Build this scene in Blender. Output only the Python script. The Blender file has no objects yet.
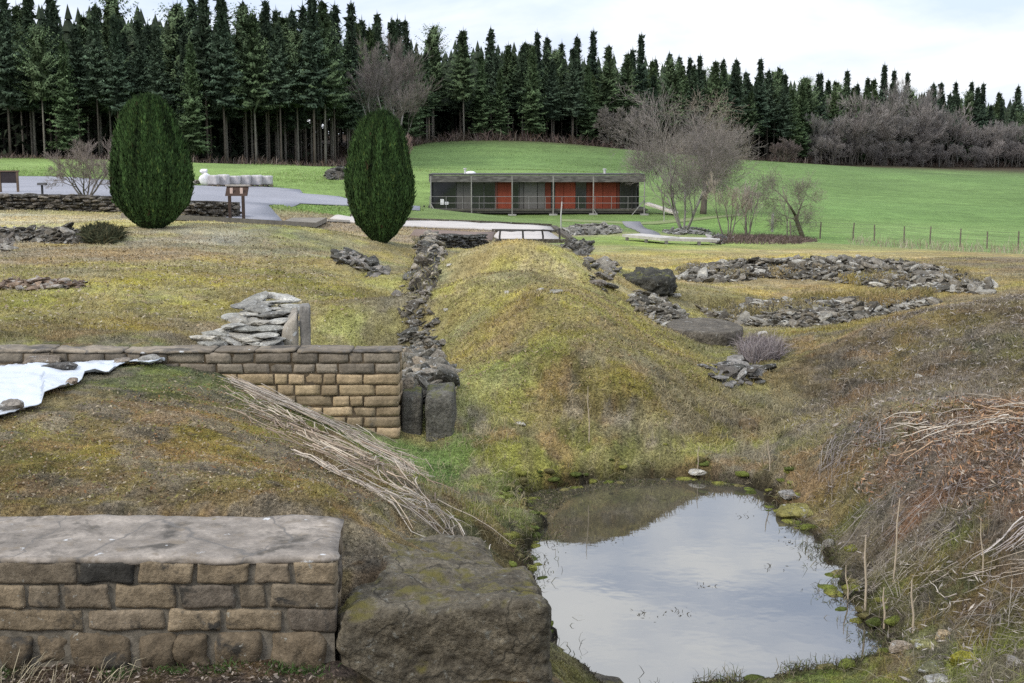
import bpy, math, random
import numpy as np
from mathutils import Vector, Matrix
from mathutils.geometry import delaunay_2d_cdt
rnd = random.Random(7)
rng = np.random.default_rng(7)
scene = bpy.context.scene
COL = scene.collection
EYE, F, PITCH = 3.2, 1300.0, math.radians(8.38)
CP, SP = math.cos(PITCH), math.sin(PITCH)

# ------------------------------------------------------------------ camera helpers (layout measured from the photograph)
def ray(px, py):
    a = (np.asarray(px, float) - 512.0) / F
    b = (np.asarray(py, float) - 341.5) / F
    fy = CP - SP * b
    return a / fy, (SP + CP * b) / fy          # sideways slope and downward slope per metre of y
def P(px, py, y):
    s, d = ray(px, py)
    return (float(s * y), float(y), float(EYE - d * y))
def Pz(px, py, z):
    s, d = ray(px, py)
    y = (EYE - z) / d
    return (float(s * y), float(y), float(z))

# ------------------------------------------------------------------ numpy value noise
def _hash(ix, iy, iz, seed):
    h = (ix.astype(np.int64) * 374761393 + iy.astype(np.int64) * 668265263 + iz.astype(np.int64) * 2147483647 + seed * 974634777) & 0xffffffff
    h = ((h ^ (h >> 13)) * 1274126177) & 0xffffffff
    h = (h ^ (h >> 16)) & 0xffffffff
    return h / 4294967295.0
def vnoise(x, y, z=None, seed=0):
    x = np.asarray(x, float); y = np.asarray(y, float)
    z = np.zeros_like(x) if z is None else np.asarray(z, float)
    xi, yi, zi = np.floor(x), np.floor(y), np.floor(z)
    fx, fy, fz = x - xi, y - yi, z - zi
    fx = fx * fx * (3 - 2 * fx); fy = fy * fy * (3 - 2 * fy); fz = fz * fz * (3 - 2 * fz)
    r = 0
    for dx in (0, 1):
        wx = fx if dx else 1 - fx
        for dy in (0, 1):
            wy = fy if dy else 1 - fy
            for dz in (0, 1):
                wz = fz if dz else 1 - fz
                r = r + wx * wy * wz * _hash(xi + dx, yi + dy, zi + dz, seed)
    return r * 2 - 1
def fbm(x, y, z=None, oct=4, seed=0, gain=0.5):
    s, a, f, t = 0, 1.0, 1.0, 0
    for k in range(oct):
        s = s + a * vnoise(x * f, y * f, None if z is None else z * f, seed + k * 17); t += a
        a *= gain; f *= 2.03
    return s / t
def smooth(a, b, x):
    t = np.clip((np.asarray(x, float) - a) / (b - a), 0, 1)
    return t * t * (3 - 2 * t)
def lin(c):
    c = np.asarray(c, float) / 255.0
    return np.where(c <= 0.04045, c / 12.92, ((c + 0.055) / 1.055) ** 2.4)

# ------------------------------------------------------------------ mesh building
class M:
    """collects triangles (with a colour per vertex) and links them as one mesh object"""
    def __init__(s): s.v = []; s.f = []; s.c = []; s.n = 0
    def add(s, v, f, c=(1, 1, 1)):
        v = np.asarray(v, float).reshape(-1, 3); f = np.asarray(f, np.int64).reshape(-1, 3)
        c = np.asarray(c, float)
        if c.ndim == 1: c = np.broadcast_to(c, (len(v), 3))
        s.v.append(v); s.f.append(f + s.n); s.c.append(c); s.n += len(v)
    def build(s, name, mat, parent=None, smoothed=False):
        v = np.concatenate(s.v) if s.v else np.zeros((0, 3)); f = np.concatenate(s.f) if s.f else np.zeros((0, 3), np.int64); c = np.concatenate(s.c) if s.c else np.zeros((0, 3))
        me = bpy.data.meshes.new(name)
        me.vertices.add(len(v)); me.vertices.foreach_set('co', v.astype(np.float32).ravel())
        me.loops.add(len(f) * 3); me.loops.foreach_set('vertex_index', f.astype(np.int32).ravel())
        me.polygons.add(len(f)); me.polygons.foreach_set('loop_start', np.arange(0, len(f) * 3, 3, dtype=np.int32))
        me.polygons.foreach_set('use_smooth', np.full(len(f), bool(smoothed)))
        at = me.attributes.new('tint', 'FLOAT_COLOR', 'POINT')
        at.data.foreach_set('color', np.concatenate([c, np.ones((len(c), 1))], 1).astype(np.float32).ravel())
        me.update(calc_edges=True); me.validate()
        me.materials.append(mat)
        o = bpy.data.objects.new(name, me); COL.objects.link(o)
        if parent is not None:
            o.parent = parent
            o.matrix_parent_inverse = Matrix.Identity(4)
        return o
def tag(o, label, cat, group=None, kind=None):
    if label: o['label'] = label
    if cat: o['category'] = cat
    if group: o['group'] = group
    if kind: o['kind'] = kind
    return o
def thing(name, label, cat, loc=(0, 0, 0), rz=0.0, group=None):
    o = bpy.data.objects.new(name, None); COL.objects.link(o)
    o.location = loc; o.rotation_euler = (0, 0, rz); o.empty_display_size = 0.2
    return tag(o, label, cat, group)
def dup(root, loc, rz=0.0, sc=1.0, label=None):
    r = root.copy(); COL.objects.link(r); r.location = loc; r.rotation_euler = (0, 0, rz)
    r.scale = (sc, sc, sc) if not isinstance(sc, tuple) else sc
    if label: r['label'] = label
    for ch in [c for c in COL.objects if c.parent == root] if root not in _kids else _kids[root]:
        c = ch.copy(); COL.objects.link(c); c.parent = r
    return r
_kids = {}

BOXF = np.array([(0,2,1),(0,3,2),(4,5,6),(4,6,7),(0,1,5),(0,5,4),(1,2,6),(1,6,5),(2,3,7),(2,7,6),(3,0,4),(3,4,7)])
def boxv(x0, x1, y0, y1, z0, z1):
    return np.array([(x0,y0,z0),(x1,y0,z0),(x1,y1,z0),(x0,y1,z0),(x0,y0,z1),(x1,y0,z1),(x1,y1,z1),(x0,y1,z1)], float)
def add_box(m, x0, x1, y0, y1, z0, z1, c=(1, 1, 1)):
    m.add(boxv(x0, x1, y0, y1, z0, z1), BOXF, c)
def add_bar(m, a, b, w, h=None, c=(1, 1, 1)):
    a = np.array(a, float); b = np.array(b, float); h = h or w
    d = b - a; d /= np.linalg.norm(d)
    up = np.array((0, 0, 1.0)) if abs(d[2]) < .9 else np.array((0, 1.0, 0))
    s = np.cross(d, up); s /= np.linalg.norm(s); u = np.cross(s, d)
    v = [p + s * sx * w / 2 + u * su * h / 2 for p in (a, b) for sx, su in ((-1, -1), (1, -1), (1, 1), (-1, 1))]
    m.add(v, BOXF, c)
def add_tube(m, pts, rad, n=6, c=(1, 1, 1)):
    pts = np.asarray(pts, float); rad = np.asarray(rad, float) * np.ones(len(pts))
    k = len(pts); d = np.gradient(pts, axis=0); d /= np.linalg.norm(d, axis=1)[:, None] + 1e-9
    ref = np.array((0, 0, 1.0)) if abs(d[0][2]) < .8 else np.array((1.0, 0, 0))
    s = np.cross(d, ref); s /= np.linalg.norm(s, axis=1)[:, None] + 1e-9; u = np.cross(s, d)
    a = np.arange(n) * 2 * math.pi / n
    v = pts[:, None] + rad[:, None, None] * (np.cos(a)[None, :, None] * s[:, None] + np.sin(a)[None, :, None] * u[:, None])
    v = v.reshape(-1, 3); f = []
    for i in range(k - 1):
        for j in range(n):
            q = (i * n + j, i * n + (j + 1) % n, (i + 1) * n + (j + 1) % n, (i + 1) * n + j)
            f += [(q[0], q[1], q[2]), (q[0], q[2], q[3])]
    b = (k - 1) * n
    for j in range(1, n - 1): f += [(b, b + j, b + j + 1), (0, j + 1, j)]
    m.add(v, f, c)

_ico = {}
def ico(n):
    if n not in _ico:
        import bmesh
        bm = bmesh.new(); bmesh.ops.create_icosphere(bm, subdivisions=n, radius=1)
        v = np.array([x.co[:] for x in bm.verts]); f = np.array([[q.index for q in p.verts] for p in bm.faces]); bm.free()
        _ico[n] = (v, f)
    return _ico[n]
def rock_shape(r, n=2, planes=11, flat=1.0, rough=0.0):
    d, f = ico(n)
    nn = r.normal(size=(planes, 3)); nn[:, 2] *= 1.3; nn /= np.linalg.norm(nn, axis=1)[:, None]
    nn = np.concatenate([nn, np.eye(3), -np.eye(3)]); di = np.concatenate([r.uniform(.62, 1.0, planes), np.full(6, .95)])
    dots = d @ nn.T
    rr = np.min(np.where(dots > 1e-3, di[None] / np.maximum(dots, 1e-3), 9), axis=1)
    v = d * rr[:, None]
    if rough: v = v * (1 + rough * fbm(v[:, 0] * 3, v[:, 1] * 3, v[:, 2] * 3, 3, int(r.integers(1000))))[:, None]
    v[:, 2] *= flat
    return v, f
ROCKS = [rock_shape(rng, 2, int(rng.integers(6, 13))) for _ in range(14)]
def rotz(v, a):
    c, s = math.cos(a), math.sin(a)
    return v @ np.array([[c, s, 0], [-s, c, 0], [0, 0, 1.0]])
def rot(v, ax, a):
    return v @ np.array(Matrix.Rotation(a, 3, ax)).T
def superbox(nx, ny, nz, p=6.0):
    """surface grid of a rounded box in [-1,1]^3"""
    V = []; Fc = []
    def face(fn, a, b):
        base = len(V)
        for i in range(a + 1):
            for j in range(b + 1): V.append(fn(-1 + 2 * i / a, -1 + 2 * j / b))
        for i in range(a):
            for j in range(b):
                q = base + i * (b + 1) + j
                Fc.append((q, q + b + 1, q + b + 2)); Fc.append((q, q + b + 2, q + 1))
    face(lambda s, t: (s, t, 1), nx, ny); face(lambda s, t: (t, s, -1), ny, nx)
    face(lambda s, t: (s, -1, t), nx, nz); face(lambda s, t: (t, 1, s), nz, nx)
    face(lambda s, t: (1, s, t), ny, nz); face(lambda s, t: (-1, t, s), nz, ny)
    V = np.array(V, float)
    if p:
        nrm = (np.abs(V) ** p).sum(1) ** (1 / p); V = V / nrm[:, None]
    key = {}; idx = np.zeros(len(V), int); out = []
    for i, v in enumerate(np.round(V, 5)):
        k = tuple(v)
        if k not in key: key[k] = len(out); out.append(V[i])
        idx[i] = key[k]
    return np.array(out), idx[np.array(Fc)]

# ------------------------------------------------------------------ materials
def mat(name, rough=0.9, tint=True, base=(1, 1, 1), noise=(), bump=None, spec=0.25, metallic=0.0, trans=0.0):
    """noise: (scale, colour multiplier lo, hi, stretch xyz) list multiplied on the colour; bump: (scale, strength, distance)"""
    m = bpy.data.materials.new(name); m.use_nodes = True
    nt = m.node_tree; N = nt.nodes; L = nt.links
    bs = N['Principled BSDF']; bs.inputs['Roughness'].default_value = rough; bs.inputs['Specular IOR Level'].default_value = spec
    bs.inputs['Metallic'].default_value = metallic
    if tint:
        a = N.new('ShaderNodeAttribute'); a.attribute_name = 'tint'; cur = a.outputs['Color']
    else:
        a = N.new('ShaderNodeRGB'); a.outputs[0].default_value = (*base, 1); cur = a.outputs[0]
    tc = N.new('ShaderNodeTexCoord')
    for k, (sc, lo, hi, st) in enumerate(noise):
        mp = N.new('ShaderNodeMapping'); mp.inputs['Scale'].default_value = st; mp.inputs['Location'].default_value = (k * 3.1, k * 1.7, k)
        L.new(tc.outputs['Object'], mp.inputs['Vector'])
        n = N.new('ShaderNodeTexNoise'); n.inputs['Scale'].default_value = sc; n.inputs['Detail'].default_value = 5; n.inputs['Roughness'].default_value = .6
        L.new(mp.outputs[0], n.inputs['Vector'])
        r = N.new('ShaderNodeMapRange'); r.inputs['From Min'].default_value = .32; r.inputs['From Max'].default_value = .68; r.clamp = True
        L.new(n.outputs['Fac'], r.inputs['Value'])
        mx = N.new('ShaderNodeMix'); mx.data_type = 'RGBA'
        mx.inputs['A'].default_value = (*([lo] * 3 if np.isscalar(lo) else lo), 1); mx.inputs['B'].default_value = (*([hi] * 3 if np.isscalar(hi) else hi), 1)
        L.new(r.outputs[0], mx.inputs['Factor'])
        mu = N.new('ShaderNodeMix'); mu.data_type = 'RGBA'; mu.blend_type = 'MULTIPLY'; mu.inputs['Factor'].default_value = 1
        L.new(cur, mu.inputs['A']); L.new(mx.outputs['Result'], mu.inputs['B']); cur = mu.outputs['Result']
    L.new(cur, bs.inputs['Base Color'])
    if bump:
        n = N.new('ShaderNodeTexNoise'); n.inputs['Scale'].default_value = bump[0]; n.inputs['Detail'].default_value = 8; n.inputs['Roughness'].default_value = .65
        L.new(tc.outputs['Object'], n.inputs['Vector'])
        b = N.new('ShaderNodeBump'); b.inputs['Strength'].default_value = bump[1]; b.inputs['Distance'].default_value = bump[2]
        L.new(n.outputs['Fac'], b.inputs['Height']); L.new(b.outputs[0], bs.inputs['Normal'])
    if trans:
        t = N.new('ShaderNodeBsdfTranslucent'); L.new(cur, t.inputs['Color'])
        mx = N.new('ShaderNodeMixShader'); mx.inputs[0].default_value = trans
        L.new(bs.outputs[0], mx.inputs[1]); L.new(t.outputs[0], mx.inputs[2]); L.new(mx.outputs[0], N['Material Output'].inputs['Surface'])
    return m
def overlay(m, scale, col, lo, hi, stretch=(1, 1, 1), detail=6, up=False, seed=0.0):
    """patches of another real material colour (lichen, moss, soot) on top of material m where a noise exceeds lo..hi"""
    nt = m.node_tree; N = nt.nodes; L = nt.links; bs = N['Principled BSDF']
    src = bs.inputs['Base Color'].links[0].from_socket
    tc = N.new('ShaderNodeTexCoord'); mp = N.new('ShaderNodeMapping'); mp.inputs['Scale'].default_value = stretch; mp.inputs['Location'].default_value = (seed, seed * 2.3, seed * .7)
    L.new(tc.outputs['Object'], mp.inputs['Vector'])
    n = N.new('ShaderNodeTexNoise'); n.inputs['Scale'].default_value = scale; n.inputs['Detail'].default_value = detail; n.inputs['Roughness'].default_value = .65; n.inputs['Distortion'].default_value = .3
    L.new(mp.outputs[0], n.inputs['Vector'])
    r = N.new('ShaderNodeMapRange'); r.inputs['From Min'].default_value = lo; r.inputs['From Max'].default_value = hi
    L.new(n.outputs['Fac'], r.inputs['Value']); fac = r.outputs[0]
    if up:
        g = N.new('ShaderNodeNewGeometry'); sx = N.new('ShaderNodeSeparateXYZ'); L.new(g.outputs['Normal'], sx.inputs[0])
        r2 = N.new('ShaderNodeMapRange'); r2.inputs['From Min'].default_value = .35; r2.inputs['From Max'].default_value = .8; L.new(sx.outputs['Z'], r2.inputs['Value'])
        mm = N.new('ShaderNodeMath'); mm.operation = 'MULTIPLY'; L.new(fac, mm.inputs[0]); L.new(r2.outputs[0], mm.inputs[1]); fac = mm.outputs[0]
    mx = N.new('ShaderNodeMix'); mx.data_type = 'RGBA'; L.new(fac, mx.inputs['Factor']); L.new(src, mx.inputs['A']); mx.inputs['B'].default_value = (*col, 1)
    L.new(mx.outputs['Result'], bs.inputs['Base Color'])
    return m
# ------------------------------------------------------------------ terrain heights
def _feat(x, y):
    yy = np.maximum(y, 3.0)
    return x / (yy + 3.0), np.log(yy + 3.0)
class TPS:
    def __init__(s, pts, lam=2e-4):
        p = np.array(pts, float); s.u, s.v = _feat(p[:, 0], p[:, 1]); n = len(p)
        K = s.k(s.u, s.v) + np.eye(n) * lam
        A = np.zeros((n + 3, n + 3)); A[:n, :n] = K
        A[:n, n:] = np.stack([np.ones(n), s.u, s.v], 1); A[n:, :n] = A[:n, n:].T
        s.w = np.linalg.solve(A, np.concatenate([p[:, 2], np.zeros(3)]))
    def k(s, u, v):
        r2 = (u[:, None] - s.u[None]) ** 2 + (v[:, None] - s.v[None]) ** 2 + 1e-12
        return r2 * np.log(r2) * .5
    def __call__(s, x, y):
        x = np.asarray(x, float).ravel(); y = np.asarray(y, float).ravel()
        out = np.empty(len(x)); n = len(s.u)
        for i in range(0, len(x), 40000):
            u, v = _feat(x[i:i+40000], y[i:i+40000])
            out[i:i+40000] = s.k(u, v) @ s.w[:n] + s.w[n] + s.w[n+1] * u + s.w[n+2] * v
        return out
def pts_of(rows):
    out = []
    for r in rows:
        if r[0] == 'z': out.append((r[1], r[2], r[3]))
        else: out.append(P(*r))
    return out
FAR = pts_of([
 # left terrace and meadow
 (-300,345,12.8),(0,344,12.8),(200,343,12.8),(330,341,13.0),(-300,290,19),(0,290,19),(200,290,19),(330,300,18.5),(372,312,17.5),
 (0,240,30),(120,240,30),(260,240,31),(-400,240,30),(330,232,34),(345,262,26),(300,262,26),(0,200,60),(150,202,58),(-400,196,60),(270,205,58),
 (0,182,100),(200,186,98),(320,196,75),(-400,178,105),(-400,152,165),(0,157,170),(110,160,172),(200,163,174),(345,167,182),(300,176,120),
 (410,142,262),(450,140,268),(560,143,272),(640,152,285),(760,161,310),(900,165,370),(1024,166.5,412),(1400,166,480),
 (425,170,150),(600,172,150),(700,185,150),(850,198,150),(1024,204,150),(1400,205,150),(420,186,112),
 (430,212,96),(540,214,96),(650,215,96),(370,224,60),(440,222,60),(540,228,58),(620,232,60),(700,238,58),(760,240,62),
 (390,243,42),(440,242,44),(500,241,46),(560,243,45),(600,250,42),
 (850,242,80),(950,247,80),(1100,252,80),(1400,256,80),(790,240,75),
 (700,258,38),(760,250,44),(850,252,44),(950,252,44),(1040,256,44),(1300,262,44),(830,286,30),(740,292,28),(830,306,25),(700,306,25),(930,276,31),(1024,270,33),(1300,285,30),
 # trench, mound
 (440,266,33),(425,272,31),(418,298,25.5),(407,322,21.5),(412,352,16.8),(422,385,14.0),(430,445,12.4),(388,296,21.5),(380,262,29),
 (462,256,25),(510,248,22.5),(550,251,22.5),(605,268,27),(645,300,23.5),(578,257,24),
 (448,302,19.5),(470,300,17),(540,290,15.6),(500,272,18),(592,292,17.5),(645,325,20),(700,355,17),(725,378,14.9),(655,345,16.0),
 (580,345,13.9),(520,350,14.2),(600,400,12.9),(650,420,12.9),(560,440,12.5),(480,440,12.3),(480,400,13.0),(462,350,15.3),(640,470,12.3),(700,440,13),
 # right bank
 (745,400,14.5),(770,350,18),(790,445,12.6),(850,445,11.5),(850,360,16),(900,322,17.5),(960,306,18.5),(1024,297,19.5),(1200,290,20),(900,400,12.7),(1000,395,12.5),(1200,390,12.5),
 (1000,450,10.2),(1150,450,10.2),(920,480,10),(1000,530,8.4),(940,580,8.4),(1010,620,7.4),(1200,600,7.2),(860,560,9.8),(880,640,7.9),(830,500,11.2),
 (500,480,11.6),(450,490,11.2),(520,530,10.0),(470,540,9.4),(700,478,12.2),(540,590,8.3),
 ('z',.9,6.2,.12),('z',2.2,6.2,.35),('z',3.6,6.3,.9),('z',.4,7.5,.15),('z',1.0,7.0,.05),('z',1.8,7.0,.08),
 # the ground under the forests and beyond
 ('z',-110,260,4),('z',0,420,7),('z',140,560,-1),('z',-250,420,5),('z',260,560,-1),('z',0,900,6),('z',-500,900,4),('z',500,900,0),
])
# ground on the near side of the middle brick wall
NEAR = pts_of([
 (-300,360,12.4),(0,366,12.3),(100,366,12.3),(170,366,12.3),(230,385,12.0),(300,412,12.2),(350,434,12.2),(400,452,12.2),(440,462,11.9),
 (0,420,9.1),(100,400,9.9),(-300,420,9.1),(180,420,9.4),(260,430,9.8),(0,470,7.75),(150,470,7.75),(270,475,8.0),(-300,470,7.8),
 (0,515,6.8),(150,515,6.8),(300,515,6.8),(-300,515,6.8),(350,505,7.3),(340,460,9.3),(400,500,8.6),(420,480,10.0),(450,520,9.3),(455,500,10.6),(480,500,10.8),
 (520,530,10.0),(500,560,8.8),(530,600,8.2),(410,530,7.9),(450,560,7.6),
 (500,480,11.6),(480,440,12.3),(560,440,12.5),(640,470,12.3),(700,478,12.2),
 ('z',.9,6.2,.12),('z',.4,7.5,.15),('z',1.0,7.0,.05),('z',.3,6.4,.4),
])
T_far, T_near = TPS(FAR), TPS(NEAR)
WALL_Y0, WALL_Y1, WALL_X = 12.42, 12.80, -1.085
POOLPX = [(560,487),(600,481),(650,478),(700,479),(745,486),(768,494),(776,506),(798,522),(812,536),(824,552),(833,572),(845,596),(862,620),(880,640),(892,660),(880,668),(850,668),(820,672),(780,677),(745,682),(700,690),(650,705),(600,720),(560,690),(545,640),(530,600),(528,572),(524,552),(536,540),(546,528),(528,514),(518,503),(530,494)]
POOL = np.array([Pz(x, y, 0.0)[:2] for x, y in POOLPX])
def poly_sdf(x, y, poly):
    """signed distance, negative inside"""
    x = np.asarray(x, float); y = np.asarray(y, float); d = np.full(x.shape, 1e9); ins = np.zeros(x.shape, bool)
    n = len(poly)
    for i in range(n):
        ax, ay = poly[i]; bx, by = poly[(i + 1) % n]
        ex, ey = bx - ax, by - ay
        t = np.clip(((x - ax) * ex + (y - ay) * ey) / (ex * ex + ey * ey + 1e-12), 0, 1)
        d = np.minimum(d, (x - ax - t * ex) ** 2 + (y - ay - t * ey) ** 2)
        c = ((ay > y) != (by > y)) & (x < (bx - ax) * (y - ay) / (by - ay + 1e-12) + ax)
        ins ^= c
    d = np.sqrt(d); return np.where(ins, -d, d)
def H(x, y):
    x = np.asarray(x, float).ravel(); y = np.asarray(y, float).ravel()
    zf = T_far(x, y)
    m = (y < 16) & (x < 4)
    zn = zf.copy(); zn[m] = T_near(x[m], y[m])
    # how sharply the two levels meet: a step inside the brick wall, a soft blend past its end
    wide = smooth(WALL_X - .05, WALL_X + .9, x)
    w = smooth(12.45 - .2 * wide, 12.78 + 1.2 * wide, y)
    w = np.where(x > 1.2, 1.0, np.where(x > 0.2, np.maximum(w, smooth(.2, 1.2, x)), w))
    z = zn * (1 - w) + zf * w
    z = z - .07 * smooth(6.95, 6.75, y) * smooth(-.7, -.9, x)
    z = z - .17 * smooth(-3.7, -3.2, x) * smooth(-1.5, -1.9, x) * smooth(12.6, 12.8, y) * smooth(15.2, 14.4, y)
    # foreground apron in front of the low wall
    ap = smooth(6.45, 6.15, y) * smooth(.45, .0, x)
    z = z * (1 - ap) + (.74 - .09 * smooth(-.9, -.6, x)) * ap
    bank = smooth(5.2, 2.6, y)
    z = z * (1 - bank) + 1.45 * bank
    far = smooth(30, 120, y)
    # relief
    cut = smooth(60, 20, y)
    z = z + .055 * fbm(x * .8, y * .8, oct=3, seed=3) * (1 - .6 * far) + .036 * fbm(x * 4.2, y * 4.2, oct=3, seed=5) * cut + .017 * fbm(x * 13, y * 13, oct=2, seed=9) * smooth(28, 14, y)
    z = z + .30 * fbm(x * .05, y * .05, oct=2, seed=13) * far * smooth(900, 300, y)
    # right bank is rougher
    rb = smooth(1.2, 2.4, x - .1 * (y - 8)) * smooth(22, 15, y) * smooth(5, 7, y)
    z = z + rb * (.06 * fbm(x * 2.0, y * 2.0, oct=3, seed=21) + .03 * fbm(x * 7, y * 7, oct=2, seed=22))
    # pool
    box = (x > -1.5) & (x < 6) & (y > 4) & (y < 15)
    if box.any():
        xb, yb = x[box], y[box]
        d = poly_sdf(xb, yb, POOL) + .13 * fbm(xb * 3.0, yb * 3.0, oct=4, seed=31, gain=.6)
        zb = z[box]
        lo = .015 + .10 * d + .03 * np.maximum(0, fbm(xb * 9, yb * 9, oct=2, seed=33)); hi = .05 + .85 * d
        near_hi = np.where(xb < .75, 9.0, hi)
        zo = np.minimum(np.maximum(zb, lo), np.where((yb < 7.2), np.maximum(near_hi, 0), hi) + 0.0)
        zi = -np.minimum(.4, -d * .55) - .012
        z[box] = np.where(d < 0, zi, zo)
    return z

# grid of the ground sheet: fine near, coarse far
ys = [-40, -30, -20, -14, -10, -7, -5, -3, -1, 0, 1, 2, 3]; yv = 3.6
while yv < 1800:
    ys.append(yv); yv += (.022 + .0048 * yv) if yv < 60 else (.011 * yv if yv < 200 else .03 * yv)
YS = np.array(ys, float)
NT = 760
tt = np.linspace(-1, 1, NT); GG = .2 * tt + .3 * tt ** 3 + .5 * tt ** 9
def Wd(y): return 12.0 + 1.1 * np.maximum(y, 0)
GX = GG[None, :] * Wd(YS)[:, None]; GY = np.repeat(YS[:, None], NT, 1)
GZ = H(GX, GY).reshape(GX.shape)
def Hf(x, y):
    """height of the finished ground sheet"""
    x = np.asarray(x, float); y = np.asarray(y, float)
    i = np.clip(np.searchsorted(YS, y) - 1, 0, len(YS) - 2); fy = np.clip((y - YS[i]) / (YS[i + 1] - YS[i]), 0, 1)
    def row(k):
        g = np.clip(x / Wd(YS[k]), -.999, .999)
        t = np.interp(g, GG, np.arange(NT)); j = np.clip(t.astype(int), 0, NT - 2); ft = t - j
        return GZ[k, j] * (1 - ft) + GZ[k, j + 1] * ft
    return row(i) * (1 - fy) + row(i + 1) * fy
_ms = np.concatenate([np.linspace(4.5, 60, 700), np.geomspace(60.2, 900, 500)])
HMIN = [0.0]
def hits(px, py):
    px = np.atleast_1d(np.asarray(px, float)); py = np.atleast_1d(np.asarray(py, float))
    out = np.zeros((len(px), 3))
    for k in range(0, len(px), 400):
        s, d = ray(px[k:k+400], py[k:k+400])
        X = s[:, None] * _ms[None]; Z = EYE - d[:, None] * _ms[None]
        below = Z < Hf(X, np.broadcast_to(_ms[None], X.shape))
        below &= (_ms[None] > HMIN[0])
        below[:, -1] = True
        j = np.argmax(below, 1); j0 = np.maximum(j - 1, 0)
        a = Z[np.arange(len(j)), j0] - Hf(X[np.arange(len(j)), j0], _ms[j0]); b = Z[np.arange(len(j)), j] - Hf(X[np.arange(len(j)), j], _ms[j])
        t = np.clip(a / (a - b + 1e-9), 0, 1); y = _ms[j0] + (_ms[j] - _ms[j0]) * t
        out[k:k+400, 0] = s * y; out[k:k+400, 1] = y; out[k:k+400, 2] = Hf(s * y, y)
    return out
def hit(px, py): return tuple(hits([px], [py])[0])
def mpp(y): return y / F            # metres per pixel at distance y

# ------------------------------------------------------------------ ground colours (what grows there), sampled over the site
CK = 0.90
PAL = [
 (40,300,(150,140,48)),(150,295,(158,148,50)),(230,300,(138,124,60)),(100,325,(135,122,55)),(20,325,(125,115,60)),(250,330,(130,118,92)),(170,335,(120,112,80)),(350,322,(130,126,72)),(330,290,(132,126,62)),
 (60,268,(140,128,80)),(180,270,(142,132,68)),(300,272,(140,130,68)),(40,258,(150,132,98)),(150,255,(146,126,90)),(240,245,(138,134,100)),(200,240,(150,142,118)),(320,245,(132,134,84)),
 (40,222,(172,160,122)),(110,225,(168,156,112)),(20,190,(104,122,62)),(380,255,(146,134,80)),(360,285,(138,130,70)),(395,330,(124,112,78)),(410,295,(118,108,80)),
 (60,500,(112,92,52)),(60,450,(138,122,48)),(150,440,(126,108,50)),(150,500,(116,98,66)),(100,410,(130,112,60)),(230,450,(130,116,54)),(280,420,(112,106,56)),(220,395,(104,112,58)),(250,500,(126,106,56)),(320,470,(112,98,62)),(370,490,(116,104,70)),(420,500,(112,108,60)),(200,375,(100,108,62)),
 (60,672,(82,66,54)),(200,672,(88,70,56)),(300,672,(80,64,52)),
 (510,252,(156,142,76)),(480,285,(150,140,62)),(560,285,(146,132,66)),(530,320,(140,126,56)),(470,330,(148,144,66)),(620,320,(150,138,62)),(620,355,(130,122,60)),(560,360,(132,124,60)),(660,385,(116,106,58)),(600,390,(118,108,58)),(520,385,(136,138,56)),(470,400,(134,136,72)),(550,420,(136,128,82)),(620,430,(138,128,86)),(690,425,(124,112,70)),(450,450,(104,130,46)),(430,465,(92,120,42)),(490,465,(130,132,58)),(560,465,(126,126,58)),(640,465,(122,118,66)),(700,465,(124,120,62)),(480,505,(108,112,46)),(500,520,(102,108,42)),(520,460,(128,128,62)),(505,555,(80,84,40)),
 (740,262,(160,144,72)),(850,256,(158,142,78)),(1000,262,(124,108,80)),(930,262,(126,112,80)),(760,292,(146,128,80)),(850,290,(142,124,80)),(700,290,(130,120,62)),(1000,285,(138,124,72)),(940,296,(134,118,80)),
 (730,350,(122,118,60)),(780,350,(122,112,68)),(850,345,(110,94,68)),(900,320,(112,94,70)),(980,320,(108,94,68)),(1010,360,(98,92,60)),(860,385,(112,94,72)),(930,380,(108,92,68)),(780,400,(120,110,74)),(740,425,(124,112,72)),(820,430,(118,108,82)),(900,430,(112,100,84)),(880,470,(120,92,64)),(960,440,(126,90,60)),(940,480,(122,84,50)),(1010,500,(118,84,56)),(1000,455,(120,100,84)),(850,490,(112,100,76)),(880,520,(104,94,76)),(930,540,(104,94,76)),(850,540,(90,92,44)),(900,590,(92,96,42)),(960,610,(96,98,52)),(1010,590,(98,88,68)),(1000,640,(96,104,46)),(930,655,(104,112,44)),(820,670,(100,118,44)),(760,676,(96,112,40)),(900,625,(90,88,48)),(1000,540,(112,96,76)),(840,600,(70,64,48)),
 (10,168,(104,136,62)),(100,170,(104,140,60)),(260,176,(112,148,64)),(330,185,(108,144,60)),(310,212,(104,142,54)),(460,155,(88,124,56)),(560,160,(88,126,56)),(460,216,(96,126,58)),(600,216,(96,128,56)),(620,240,(122,148,56)),(700,225,(96,138,52)),(420,235,(146,132,110)),(480,232,(140,124,108)),
 (760,175,(92,130,58)),(850,180,(90,128,58)),(950,180,(90,130,58)),(850,210,(92,134,58)),(950,210,(94,136,60)),(950,236,(102,140,66)),(1010,200,(92,132,58)),(720,200,(96,130,58)),(850,168,(86,120,58)),
]
_pp = np.array([p[:2] for p in PAL], float); _ph = hits(_pp[:, 0], _pp[:, 1]); _pc = np.array([lin(p[2]) for p in PAL]) * CK
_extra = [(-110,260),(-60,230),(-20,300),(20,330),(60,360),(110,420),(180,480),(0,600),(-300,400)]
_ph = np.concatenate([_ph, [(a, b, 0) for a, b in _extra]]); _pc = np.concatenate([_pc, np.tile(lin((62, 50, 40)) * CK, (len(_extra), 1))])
_pu, _pv = _feat(_ph[:, 0], _ph[:, 1])
FOREST = [(-700,150),(-250,160),(0,169),(200,173),(335,181),(385,225),(425,262),(560,272),(640,286),(760,311),(900,366),(1024,410),(1300,470),(1700,520)]
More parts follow.
